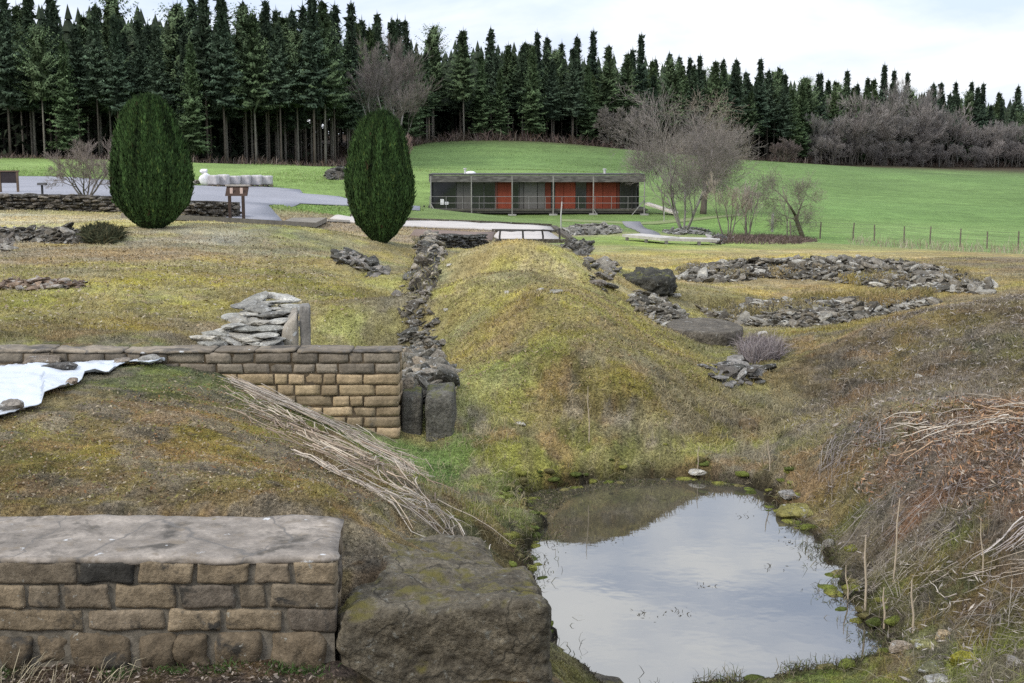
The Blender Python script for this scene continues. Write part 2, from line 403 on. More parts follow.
FW = np.array([( (a - 512) / F * b / 1.0, b) for a, b in FOREST])
def in_forest(x, y): return y - np.interp(x, FW[:, 0], FW[:, 1])
def ground_colour(x, y):
    x = np.asarray(x, float).ravel(); y = np.asarray(y, float).ravel()
    out = np.empty((len(x), 3))
    for i in range(0, len(x), 40000):
        xx = x[i:i+40000]; yy = y[i:i+40000]
        # ragged borders between kinds of growth
        s = np.maximum(yy, 4)
        du = .035 * fbm(xx / s * 22, np.log(s) * 22, oct=4, seed=41, gain=.6); dv = .06 * fbm(xx / s * 22 + 9, np.log(s) * 22, oct=4, seed=43, gain=.6)
        u, v = _feat(xx, yy); u = u + du; v = v + dv
        r2 = (u[:, None] - _pu[None]) ** 2 + (v[:, None] - _pv[None]) ** 2 + 2e-5
        w = 1 / r2 ** 2.2; w /= w.sum(1)[:, None]
        out[i:i+40000] = w @ _pc
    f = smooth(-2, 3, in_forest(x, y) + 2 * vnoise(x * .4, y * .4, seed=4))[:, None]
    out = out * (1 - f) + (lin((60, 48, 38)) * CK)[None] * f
    st = smooth(-.38, -.20, y - 6.2) * 0
    # wet mud at the pool edge and the bed
    box = (x > -1.5) & (x < 6) & (y > 4) & (y < 15)
    if box.any():
        d = poly_sdf(x[box], y[box], POOL); k = smooth(.14, .0, d)[:, None]
        out[box] = out[box] * (1 - k) + (lin((52, 46, 34)) * CK)[None] * k
    return out
gc = ground_colour(GX.ravel(), GY.ravel())

# finer mottling of the growth: moss cushions, dead patches
mx_, my_ = GX.ravel(), GY.ravel()
sc_ = np.maximum(my_, 5)
n1 = fbm(mx_ / sc_ * 60, np.log(sc_) * 60, oct=4, seed=51, gain=.65); n2 = fbm(mx_ * 1.3, my_ * .9, oct=4, seed=53, gain=.6)
site = smooth(60, 35, my_)
_l = gc.mean(1)[:, None]; gc = _l + (gc - _l) * .66
gc = gc * np.array((1.06, 1.0, .94))
gc = gc * (1 + (.38 * n1 * (.35 + .65 * site) + .22 * n2 * site))[:, None]
hue = fbm(mx_ * .9 + 5, my_ * .7, oct=4, seed=57, gain=.6) * site * .28
gc = gc * np.stack([1 + hue * .5, 1 + 0 * hue, 1 - hue], 1)
q1, q2 = mx_ / (sc_ + 2), np.log(sc_ + 2)
warm = smooth(-.15, .25, (gc[:, 0] - gc[:, 1]) / gc.mean(1) + .28)          # not on the fresh green lawns
pa = fbm(q1 * 24, q2 * 24, oct=5, seed=151, gain=.62); pb = fbm(q1 * 34 + 7, q2 * 34, oct=5, seed=153, gain=.62); pc_ = fbm(q1 * 48 + 3, q2 * 48, oct=4, seed=155, gain=.65); pd = fbm(q1 * 30 + 11, q2 * 30, oct=4, seed=157, gain=.65)
lum = gc.mean(1)[:, None]
rough = np.clip(smooth(15.5, 12.5, my_) + smooth(1.6, 3.2, mx_ - .12 * (my_ - 8)) * smooth(24, 19, my_), 0, 1); rw = .30 + .70 * rough
km = (.70 * smooth(.02, .22, pa) * site)[:, None]; gc = gc * (1 - km) + km * gc * np.array((1.16, 1.22, .76))
kd = (.72 * smooth(.0, .20, pb) * site * warm * rw)[:, None]; gc = gc * (1 - kd) + kd * lum * np.array((1.22, 1.00, .80)) * 1.14
kk = (.60 * smooth(.05, .28, pc_) * site * rw)[:, None]; gc = gc * (1 - kk) + kk * gc * np.array((.42, .46, .50))
ko = (.46 * rw * smooth(.12, .30, pd) * site * warm)[:, None]; gc = gc * (1 - ko) + ko * lum * np.array((1.75, 1.05, .50))
far_v = fbm(mx_ * .06, my_ * .02, oct=4, seed=61) * smooth(70, 130, my_) * .30
gc = gc * (1 + (np.array((1.03, 1.06, 1.0)) * 1.07 - 1)[None] * site[:, None])
gc = gc * (1 + (np.array((1.16, 1.13, 1.0)) - 1)[None] * (1 - site)[:, None])
gc = np.clip(gc * (1 + far_v)[:, None], .004, .9)
mg = M()
idx = np.arange(len(YS) * NT).reshape(len(YS), NT)
a, b, c, d = idx[:-1, :-1].ravel(), idx[:-1, 1:].ravel(), idx[1:, 1:].ravel(), idx[1:, :-1].ravel()
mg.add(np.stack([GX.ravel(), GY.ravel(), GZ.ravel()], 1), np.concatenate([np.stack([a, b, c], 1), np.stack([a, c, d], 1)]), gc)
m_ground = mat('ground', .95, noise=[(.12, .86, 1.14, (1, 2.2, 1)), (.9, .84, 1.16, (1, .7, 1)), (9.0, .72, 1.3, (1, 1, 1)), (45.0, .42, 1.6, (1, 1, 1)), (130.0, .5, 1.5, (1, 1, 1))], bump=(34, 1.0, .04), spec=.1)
og = mg.build('ground', m_ground, smoothed=True); og['kind'] = 'structure'
# ------------------------------------------------------------------ pool water
mw = M(); big = 3.6
wx0, wx1, wy0, wy1 = POOL[:, 0].min() - .3, POOL[:, 0].max() + .5, POOL[:, 1].min() - .1, POOL[:, 1].max() + .3
mw.add([(wx0, wy0, 0), (wx1, wy0, 0), (wx1, wy1, 0), (wx0, wy1, 0)], [(0, 1, 2), (0, 2, 3)])
m_water = bpy.data.materials.new('pool_water'); m_water.use_nodes = True
_N = m_water.node_tree.nodes; _L = m_water.node_tree.links; _b = _N['Principled BSDF']
_b.inputs['Base Color'].default_value = (.035, .033, .026, 1); _b.inputs['Roughness'].default_value = .03; _b.inputs['IOR'].default_value = 2.9
_tc = _N.new('ShaderNodeTexCoord'); _n = _N.new('ShaderNodeTexNoise'); _n.inputs['Scale'].default_value = 1.6; _n.inputs['Detail'].default_value = 5; _L.new(_tc.outputs['Object'], _n.inputs['Vector'])
_r = _N.new('ShaderNodeMix'); _r.data_type = 'RGBA'; _r.inputs['A'].default_value = (.02, .02, .016, 1); _r.inputs['B'].default_value = (.085, .075, .055, 1); _L.new(_n.outputs['Fac'], _r.inputs['Factor']); _L.new(_r.outputs['Result'], _b.inputs['Base Color'])
_n2 = _N.new('ShaderNodeTexNoise'); _n2.inputs['Scale'].default_value = 5; _n2.inputs['Detail'].default_value = 2; _L.new(_tc.outputs['Object'], _n2.inputs['Vector'])
_bp = _N.new('ShaderNodeBump'); _bp.inputs['Strength'].default_value = .04; _bp.inputs['Distance'].default_value = .02; _L.new(_n2.outputs['Fac'], _bp.inputs['Height']); _L.new(_bp.outputs[0], _b.inputs['Normal'])
ow = mw.build('pool_water', m_water); ow['kind'] = 'structure'
# ------------------------------------------------------------------ materials of masonry
m_brick = mat('weathered_stone_brick', .92, noise=[(14, .68, 1.25, (1, 1, 1)), (60, .75, 1.2, (1, 1, 1))], bump=(55, .9, .012), spec=.15)
overlay(m_brick, 7, (.055, .05, .042), .57, .66, seed=2.0); overlay(m_brick, 22, (.30, .29, .25), .64, .70, seed=5.0)
m_brick2 = mat('tan_stone_brick', .92, noise=[(9, .74, 1.2, (1, 1, 1)), (40, .8, 1.15, (1, 1, 1))], bump=(40, .8, .012), spec=.15)
overlay(m_brick2, 3.2, (.15, .13, .10), .60, .70, seed=1.0)
m_mortar = mat('mortar', .95, noise=[(20, .6, 1.2, (1, 1, 1))], bump=(50, .8, .01), spec=.1)
m_cap = mat('cement_cap', .85, noise=[(2.6, .62, 1.25, (1, 1.6, 1)), (11, .75, 1.2, (1, 1, 1)), (50, .85, 1.12, (1, 1, 1))], bump=(38, .5, .006), spec=.2)
overlay(m_cap, 3.4, (.075, .066, .054), .53, .64, seed=3.0); overlay(m_cap, 8, (.17, .14, .105), .55, .66, seed=13.0); overlay(m_cap, 6.5, (.46, .46, .45), .655, .69, seed=7.0); overlay(m_cap, 9, (.16, .13, .05), .66, .73, seed=11.0)
# cracks between the poured cement patches
def cracks(m, scale, col, width, stretch=(1, 1, 1), seed=0.0):
    nt = m.node_tree; N = nt.nodes; L = nt.links; bs = N['Principled BSDF']; src = bs.inputs['Base Color'].links[0].from_socket
    tc = N.new('ShaderNodeTexCoord'); n = N.new('ShaderNodeTexNoise'); n.inputs['Scale'].default_value = 3.5; n.inputs['Detail'].default_value = 4; L.new(tc.outputs['Object'], n.inputs['Vector'])
    ad = N.new('ShaderNodeVectorMath'); ad.operation = 'MULTIPLY_ADD'; L.new(n.outputs['Color'], ad.inputs[0]); ad.inputs[1].default_value = (.35, .35, .35); L.new(tc.outputs['Object'], ad.inputs[2])
    mp = N.new('ShaderNodeMapping'); mp.inputs['Scale'].default_value = stretch; mp.inputs['Location'].default_value = (seed, seed, 0); L.new(ad.outputs[0], mp.inputs['Vector'])
    v = N.new('ShaderNodeTexVoronoi'); v.feature = 'DISTANCE_TO_EDGE'; v.inputs['Scale'].default_value = scale; L.new(mp.outputs[0], v.inputs['Vector'])
    r = N.new('ShaderNodeMapRange'); r.inputs['From Min'].default_value = 0; r.inputs['From Max'].default_value = width; r.inputs['To Min'].default_value = 1; r.inputs['To Max'].default_value = 0; L.new(v.outputs['Distance'], r.inputs['Value'])
    mx = N.new('ShaderNodeMix'); mx.data_type = 'RGBA'; L.new(r.outputs[0], mx.inputs['Factor']); L.new(src, mx.inputs['A']); mx.inputs['B'].default_value = (*col, 1); L.new(mx.outputs['Result'], bs.inputs['Base Color'])
cracks(m_cap, 1.25, (.12, .11, .098), .010, (1, .8, .05))
def rockmat(name, lich=(.30, .31, .28), lo=.60, moss=None, sc=1.0):
    m = mat(name, .92, noise=[(5 * sc, (.55,.54,.52), (1.3,1.28,1.2), (1, 1, 1)), (28 * sc, .6, 1.35, (1, 1, 1))], bump=(22 * sc, 1.0, .05 / sc), spec=.15)
    overlay(m, 11 * sc, lich, lo, lo + .07, seed=4.0)
    if moss: overlay(m, 3.5 * sc, moss, .50, .62, up=True, seed=8.0)
    return m
m_block = rockmat('dark_tuff', (.20, .195, .165), .60, (.12, .105, .035), 1.6)
cracks(m_block, 1.7, (.045, .040, .030), .014)
m_rock = rockmat('grey_rubble_stone', (.42, .42, .40), .585, None, 1.6)
m_darkrock = rockmat('dark_old_masonry', (.22, .22, .19), .62, (.12, .12, .04), 1.2)
m_moss = mat('moss', 1.0, noise=[(25, .55, 1.4, (1, 1, 1)), (90, .6, 1.4, (1, 1, 1))], bump=(70, 1.0, .03), spec=.05)

def brick(m, x0, x1, y0, y1, z0, z1, col, p=14, seg=(7, 3, 4), amp=.006, face='y'):
    v, f = superbox(*seg, p)
    s = rng.uniform(-1, 1, 8)
    ctr = np.array([(x0+x1)/2, (y0+y1)/2, (z0+z1)/2]); hf = np.array([(x1-x0)/2, (y1-y0)/2, (z1-z0)/2])
    w = v * hf
    # slightly out of square
    w[:, 0] += v[:, 2] * s[0] * .006; w[:, 2] += v[:, 0] * s[1] * .004; w[:, 2] *= 1 + .05 * s[2]
    w = w + ctr
    q = w * 11 + s[3] * 50
    w = w + amp * np.stack([fbm(q[:,0], q[:,1], q[:,2], 3, 1), fbm(q[:,0], q[:,1], q[:,2], 3, 2), fbm(q[:,0], q[:,1], q[:,2], 3, 3)], 1) * 1.6
    cc = np.clip(np.asarray(col)[None] * (1 + .25 * fbm(q[:,0] * .6, q[:,1] * .6, q[:,2] * .6, 2, 6))[:, None], .01, .9)
    m.add(w, f, cc)

# ------------------------------------------------------------------ foreground wall: brick courses, rough footing stones, cement cap
fw = thing('brick_wall', 'low foreground stone brick wall with a wide cracked grey cement top', 'wall', (-2.4, 6.35, .75))
LOC = np.array([-2.4, 6.35, .75])
def loc(m, origin):
    m.v = [q - np.asarray(origin) for q in m.v]; return m
FX1 = -.832; FY0, FY1 = 6.0, 6.74
zt = P(300, 559, FY0)[2]; zc = [P(300, p, FY0)[2] for p in (562.5, 584, 609, 632, 661)]
mb = M()
tones = [lin(c) * .78 for c in ((150,134,110),(142,128,108),(130,118,100),(120,110,97),(152,136,112),(114,105,93))]
edges = {0: [-420,-250,-140,-70,-6,80,138,197,253,293,333], 1: [-400,-250,-130,-55,27,60,112,180,239,270,333], 2: [-380,-230,-120,-40,85,166,222,285,333]}
edges[1] = [-400,-250,-130,-55,27,62,112,178,237,268,332]
GREY = {(0, 5), (2, 4), (2, 3)}
for ci, es in edges.items():
    z1, z0 = zc[ci], zc[ci + 1]
    for k in range(len(es) - 1):
        x0 = P(es[k], 600, FY0)[0]; x1 = P(es[k + 1], 600, FY0)[0]
        if k == len(es) - 2: x1 = FX1
        g = .008 + rng.uniform(0, .005)
        c = tones[int(rng.integers(6))] * rng.uniform(.85, 1.12) * (1.0 if ci < 2 else .92)
        if ci == 0 and k == 5: c = np.array((.045, .042, .036))
        dy = rng.uniform(-.012, -.001)
        brick(mb, x0 + g, x1 - g, FY0 + dy, FY0 + .20, z0 + .004, z1 - .003, c, rng.choice([16, 30, 44]), (14, 3, 7), .009)
# end face bricks
for ci in range(3):
    ye = [FY0 + .205, FY0 + .42, FY0 + .60, FY1 - .01]
    for k in range(3):
        brick(mb, FX1 - .2, FX1 + rng.uniform(-.01, .004), ye[k] + .008, ye[k + 1] - .008, zc[ci + 1] + .007, zc[ci] - .006, tones[int(rng.integers(6))] * .8, 16, (3, 6, 5), .006)
def shear(m):
    for q in m.v: q[:, 0] -= .09 * np.clip(q[:, 1] - FY0, 0, 1) * smooth(-1.3, -.9, q[:, 0])
shear(mb); loc(mb, LOC).build('brickwork', m_brick, fw, True)
mf = M()
for (a, b, top, bot) in [(-380,-200,632,668),(-200,-90,632,664),(-90,-5,633,662),(-5,34,634,660),(34,72,634,657),(66,136,631,662),(137,178,632,662),(173,210,630,660),(211,264,629,663),(266,328,630,664)]:
    x0 = P(a, 640, FY0)[0]; x1 = P(b, 640, FY0)[0]; z1 = P(300, top, FY0)[2]; z0 = P(300, bot, FY0)[2]
    brick(mf, x0 + .006, x1 - .006, FY0 - rng.uniform(.0, .03), FY0 + .24, z0 - .05, z1 - .004, lin((126, 112, 92)) * .74 * rng.uniform(.8, 1.1), 5, (12, 4, 8), .022)
loc(mf, LOC).build('footing_stones', m_brick, fw, True)
mm = M(); add_box(mm, -5.6, FX1 - .025, FY0 + .010, FY1 - .02, .5, zt - .014, lin((138, 130, 116)) * .66)
shear(mm); loc(mm, LOC).build('mortar_core', m_mortar, fw)
mc = M(); v, f = superbox(90, 20, 3, 30)
w_ = v * np.array([(FX1 + 5.7) / 2, (FY1 - FY0) / 2 + .004, .016]) + np.array([(FX1 - 5.7) / 2, (FY0 + FY1) / 2, zt - .012])
q = w_
w_[:, 2] += .010 * fbm(q[:,0]*3, q[:,1]*3, oct=4, seed=71) * (v[:, 2] > 0) + .006 * fbm(q[:,0]*11, q[:,1]*11, oct=3, seed=72)
w_[:, 1] += .034 * fbm(q[:,0]*7, q[:,2]*2, oct=5, seed=73, gain=.65) * np.abs(v[:, 1]) ** 4; w_[:, 0] += .02 * fbm(q[:,1]*6, q[:,2]*4, oct=3, seed=74) * (v[:, 0] > .9)
mc.add(w_, f, lin((160, 150, 138)) * .72)
# darker cracked lip along the front edge
shear(mc); loc(mc, LOC).build('cement_cap', m_cap, fw, True)

# ------------------------------------------------------------------ the big stone block beside it, and the stone behind
def block(name, label, quad_px, y_list, ztop, zbot, mt, col, amp=.05, p=7, seg=(34, 26, 14), seed=1, tilt=None, cat='block'):
    """quad: four top corners (front left, front right, back right, back left) given as world (x, y, z)"""
    v, f = superbox(*seg, p)
    Q = np.array(quad_px, float); s = (v[:, 0] + 1) / 2; t = (v[:, 1] + 1) / 2
    top = (Q[0] * ((1-s)*(1-t))[:, None] + Q[1] * (s*(1-t))[:, None] + Q[2] * (s*t)[:, None] + Q[3] * ((1-s)*t)[:, None])
    h = (v[:, 2] + 1) / 2
    w = top.copy(); w[:, 2] = zbot + (top[:, 2] - zbot) * h
    ctr = w.mean(0)
    q = w * 2.2 + seed * 3.7
    n1 = fbm(q[:,0], q[:,1], q[:,2], 5, seed, .55); n2 = fbm(q[:,0]+9, q[:,1], q[:,2], 5, seed+5, .55); n3 = fbm(q[:,0], q[:,1]+9, q[:,2], 5, seed+9, .6)
    rid = -np.abs(fbm(q[:,0]*1.2, q[:,1]*1.2, q[:,2]*3.0, 4, seed+12, .55)) * .9
    dirv = (w - ctr); dirv[:, 2] *= 1.6; dirv /= np.linalg.norm(dirv, axis=1)[:, None]
    hf = fbm(q[:,0]*5, q[:,1]*5, q[:,2]*7, 4, seed+21, .6)
    w = w + dirv * (amp * (n1 * 1.5 + rid + .35 * hf))[:, None] + amp * .4 * np.stack([n2, n3, n1], 1)
    b = np.array([ctr[0], ctr[1], zbot])
    m = M(); m.add(w - b, f, np.clip(np.asarray(col)[None] * (1 + .5 * n2)[:, None], .01, .9))
    o = m.build(name, mt, None, True); o.location = b
    return tag(o, label, cat)
zb = .74
block('stone_block', 'huge rough dark mossy stone block at the end of the foreground brick wall', [P(334,612,5.95), P(557,602,5.85), P(536,560,6.80), P(366,536,7.10)], None, 1.05, .45, m_block, (.118, .103, .078), .060, 12, (120, 80, 50), 3)
block('stone_block', 'dark mossy ledge of stone rising behind the huge foreground block', [P(396,560,7.0), P(508,574,6.85), P(490,541,7.65), P(372,528,7.75)], None, 1.0, .3, m_block, (.118, .103, .078), .06, 7, (100, 60, 26), 8)
block('stone_ledge', 'low flat wet ledge of rock at the water edge right of the huge block', [(.28,6.2,.42), (1.02,6.6,.10), (.62,7.5,.12), (.30,7.2,.22)], None, .3, -.2, m_block, (.085, .076, .060), .05, 5, (30, 22, 8), 12)
block('stone_block', 'narrower upright dark stone touching the clean end of the middle brick wall', [P(401,396,12.55), P(422,394,12.55), P(424,383,13.0), P(402,384,13.0)], None, 1, .12, m_darkrock, (.085, .080, .070), .03, 10, (14, 12, 18), 15)
block('stone_block', 'wider upright dark stone under the tumbled stones beside the middle brick wall', [P(424,397,12.45), P(454,392,12.5), P(456,382,13.0), P(426,383,13.0)], None, 1, .05, m_darkrock, (.12, .115, .10), .03, 10, (18, 12, 18), 19)

# ------------------------------------------------------------------ middle brick wall
YW = 12.45
bw = thing('brick_wall', 'long tan stone brick retaining wall with its clean end beside the two upright dark stones', 'wall', (-5, YW, .3)); LOC = np.array([-5.0, YW, .3])
xr = P(400, 400, YW)[0]; rows = [353, 363.5, 374, 385, 396, 407, 417, 428, 438.5, 449, 460]
zr = [P(400, r_, YW)[2] for r_ in rows]
mb = M(); tn = [lin(c) * .86 for c in ((182,162,128),(172,152,120),(160,142,114),(188,166,132),(150,134,108))]
for ci in range(len(rows) - 1):
    x = xr; k = 0
    while x > -9.5:
        wd = rng.choice([.17, .22, .26, .30, .36, .13]) if k else (.24 if ci % 2 else .36)
        x0 = x - wd
        tone = tn[int(rng.integers(5))] * rng.uniform(.88, 1.1)
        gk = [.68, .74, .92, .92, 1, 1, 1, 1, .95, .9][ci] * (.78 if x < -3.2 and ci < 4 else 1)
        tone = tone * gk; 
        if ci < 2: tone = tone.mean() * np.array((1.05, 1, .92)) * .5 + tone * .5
        hid = ci >= 2 and x < -3.6
        if not hid:
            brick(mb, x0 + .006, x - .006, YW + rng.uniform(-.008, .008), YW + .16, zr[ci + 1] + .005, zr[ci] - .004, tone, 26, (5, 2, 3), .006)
        x = x0; k += 1
    for k2 in range(1):
        brick(mb, xr - .18, xr + .002, YW + .165, YW + .33, zr[ci + 1] + .005, zr[ci] - .005, tn[2] * .9, 14, (3, 3, 3), .005)
loc(mb, LOC).build('brickwork', m_brick2, bw, True)
mm = M(); add_box(mm, -9.6, xr - .02, YW + .012, YW + .34, -.2, zr[0] - .004, lin((120, 106, 86)) * .6)
loc(mm, LOC).build('mortar_core', m_mortar, bw)
mc = M(); x = xr + .015
while x > -9.6:
    wd = rng.uniform(.3, .9); 
    brick(mc, x - wd + .003, x, YW - .012 + rng.uniform(-.01, .01), YW + .36 + rng.uniform(-.02, .02), zr[0] - .002, zr[0] + .026 + rng.uniform(-.006, .006), lin((150, 138, 120)) * .68 * rng.uniform(.75, 1.15), 14, (8, 6, 2), .010); x -= wd
loc(mc, LOC).build('coping', m_cap, bw, True)

# ------------------------------------------------------------------ scattering stones
def stones(m, pos, size, flat=(.35, .8), cols=((.20,.185,.16),(.12,.11,.09),(.28,.265,.235),(.16,.135,.10)), elong=(1.0, 1.9), tilt=.35, sink=.25):
    for (x, y, z), s in zip(pos, size):
        v, f = ROCKS[int(rng.integers(len(ROCKS)))]
        fl = rng.uniform(*flat); e = rng.uniform(*elong)
        w = v * np.array([s * e * .5, s * .5, s * fl * .5])
        w = rot(rot(w, 'X', rng.normal() * tilt), 'Y', rng.normal() * tilt); w = rotz(w, rng.uniform(0, 6.28))
        c = np.array(cols[int(rng.integers(len(cols)))]) * rng.uniform(.75, 1.25)
        m.add(w + np.array([x, y, z + s * fl * (.5 - sink)]), f, c)
def pip(px, py, poly):
    return poly_sdf(px, py, np.array(poly, float)) < 0
def heap(label, poly, n, smin, smax, hgt=0.0, name='rubble_wall', cat='wall ruin', mt=None, cols=None, spine=None, flat=(.2, .5), **kw):
    """stones tumbled inside an outline on the ground, heaped up to hgt towards its middle"""
    n = int(n * 1.9); smin *= .50; smax *= .62; hgt *= .8
    poly = np.array(poly, float)
    W = hits(poly[:, 0], poly[:, 1])[:, :2]
    w0, w1 = W.min(0), W.max(0)
    xs = rng.uniform(w0[0], w1[0], n * 12); yy = rng.uniform(w0[1], w1[1], n * 12)
    d = -poly_sdf(xs, yy, W); k = np.where(d > 0)[0][:n]
    xs, yy, d = xs[k], yy[k], d[k]; dm = max(d.max(), .05)
    top = hgt * np.clip(d / dm * 1.6, 0, 1) ** .8
    z = Hf(xs, yy) + top * rng.uniform(.0, 1, len(xs)) ** .45
    m = M(); o3 = np.array([W[:, 0].mean(), W[:, 1].mean(), 0]); o3[2] = float(Hf(o3[0], o3[1]))
    if hgt > .12:   # earth and hearting under the stones
        gx = np.linspace(w0[0], w1[0], 70); gy = np.linspace(w0[1], w1[1], 34); XX, YY = np.meshgrid(gx, gy); dd = -poly_sdf(XX.ravel(), YY.ravel(), W)
        ZZ = Hf(XX.ravel(), YY.ravel()) + np.where(dd > 0, hgt * .8 * np.clip(dd / dm * 1.6, 0, 1) ** .8, -.06 + np.maximum(dd, -.3)) + .03 * fbm(XX.ravel()*6, YY.ravel()*6, oct=2, seed=5)
        ii = np.arange(70*34).reshape(34, 70); a, b, c, d2 = ii[:-1,:-1].ravel(), ii[:-1,1:].ravel(), ii[1:,1:].ravel(), ii[1:,:-1].ravel()
        m.add(np.stack([XX.ravel(), YY.ravel(), ZZ], 1), np.concatenate([np.stack([a,b,c],1), np.stack([a,c,d2],1)]), (.07, .062, .05))
    sz = rng.uniform(smin, smax, len(xs)) * rng.choice([.45, .6, .8, 1, 1.15, 1.6], len(xs))
    stones(m, np.stack([xs, yy, z], 1), sz, flat, cols or ((.17,.155,.13),(.09,.083,.068),(.25,.235,.205),(.14,.12,.09),(.20,.18,.15),(.10,.09,.075),(.34,.325,.29)), **kw)
    loc(m, o3); o = m.build(name, mt or m_rock); o.location = o3
    return tag(o, label, cat)
def S(px, y): return px * y / F
heap('long grey arc of tumbled rubble wall across the far side of the dry grass hollow', [(682,270),(740,266),(830,264),(900,267),(950,272),(990,288),(985,295),(940,292),(880,288),(830,281),(760,278),(700,283),(680,280)], 1500, .16, .34, .38)
heap('nearer grey rubble bank running right from the round stone slab', [(700,309),(760,302),(830,303),(880,304),(930,298),(940,303),(890,314),(850,322),(800,328),(745,326),(712,318)], 1000, .12, .26, .22)
heap('small rubble spill of grey stones left of the round stone slab', [(640,292),(668,300),(690,322),(665,328),(645,318),(628,302)], 220, .10, .22, .08)
heap('scatter of half buried dark stones in the grass below the round stone slab', [(700,366),(735,362),(768,368),(760,384),(725,386),(702,378)], 60, .10, .26, .05, cols=((.07,.068,.06),(.11,.10,.09),(.20,.19,.18)))
heap('tumbled stones of a collapsed wall on top of the two upright dark stones', [(400,352),(425,348),(440,358),(452,374),(458,392),(425,400),(402,400),(398,370)], 170, .14, .30, .10, cols=((.10,.097,.085),(.16,.15,.13),(.22,.20,.17),(.26,.22,.17)), tilt=.5)
heap('rubble lining the channel between the brick wall and the grass mound', [(396,332),(430,330),(445,345),(436,352),(405,352)], 80, .10, .22, .03, cols=((.10,.097,.085),(.16,.15,.13),(.20,.18,.15)))
heap('ruined stone wall stub stepping down into the channel left of the mound crest', [(418,240),(440,239),(444,256),(440,272),(432,290),(428,300),(408,298),(410,278),(416,262)], 330, .14, .34, .30, cols=((.10,.097,.085),(.20,.18,.16),(.30,.27,.23),(.34,.30,.24)), tilt=.4)
heap('broken dark stone footing climbing the grass slope right of the nearer yew', [(336,256),(352,252),(372,262),(384,274),(380,280),(360,272),(338,264)], 120, .14, .34, .12, cols=((.08,.077,.068),(.13,.12,.10),(.22,.20,.18)))
heap('pale stones spilling down the channel floor below the wall stub', [(395,284),(425,290),(432,300),(410,304),(392,296)], 80, .08, .2, .0, cols=((.20,.18,.16),(.28,.26,.23)))
heap('sparse small stones trodden into the bare floor of the channel', [(398,302),(428,302),(440,318),(438,332),(400,330)], 34, .06, .2, .0, name='scattered_stones', cat='stones', cols=((.16,.145,.12),(.24,.22,.19),(.10,.09,.075)))
heap('dark low stone footing in the meadow at the far left ending in a clipped dark bush', [(-60,233),(10,232),(60,233),(98,233),(100,242),(60,244),(10,242),(-60,243)], 260, .14, .34, .22, cols=((.075,.068,.055),(.12,.105,.085),(.26,.24,.21),(.10,.09,.07)))
heap('flat broken slabs lying in the meadow at the left margin of the view', [(-30,242),(15,243),(16,248),(-5,253),(-30,254)], 50, .2, .4, .05, cols=((.16,.14,.12),(.24,.22,.19)), flat=(.15, .3))
heap('reddish strip of flat broken stones lying in the moss of the left meadow', [(0,283),(40,280),(85,282),(80,289),(30,290),(0,290)], 130, .1, .24, .05, cols=((.20,.145,.105),(.15,.11,.085),(.28,.25,.22)), flat=(.2, .4))
HMIN[0] = 38
heap('low oval rubble ring on the lawn right of the white gravel beds', [(563,232),(572,227),(590,225),(618,228),(622,233),(600,235),(570,236)], 260, .18, .4, .16, cols=((.12,.115,.10),(.18,.17,.15),(.24,.23,.21)))
heap('grey stones piled round the foot of the multi stemmed tree on the lawn', [(662,232),(684,227),(700,229),(716,233),(700,235),(670,235)], 150, .2, .45, .12, cols=((.10,.098,.09),(.17,.165,.155),(.24,.235,.23)))
HMIN[0] = 0
heap('dark stone footing remains on the ridge right of the mound crest', [(560,246),(590,244),(592,250),(588,256),(578,256),(574,250)], 90, .15, .36, .25, cols=((.06,.058,.05),(.10,.095,.085),(.17,.16,.14)))
heap('grey broken footing stones in the grass between the mound and the dark boulder', [(590,262),(618,262),(620,270),(606,284),(618,292),(602,292),(586,276),(582,268)], 110, .14, .32, .06, cols=((.12,.115,.10),(.20,.185,.16),(.16,.14,.12)))
heap('grey rubble beside the pallets of dark stone at the end of the white plank walkway', [(708,238),(722,237),(732,241),(722,245),(710,243)], 60, .2, .4, .2, cols=((.08,.078,.075),(.3,.29,.28)))
heap('small heap of dark stones on the lawn left of the nearer yew under the forest', [(325,177),(340,176),(352,177),(350,180),(328,180)], 120, .4, .9, 1.1, cols=((.07,.068,.065),(.11,.105,.10)), name='stone_heap', cat='heap')
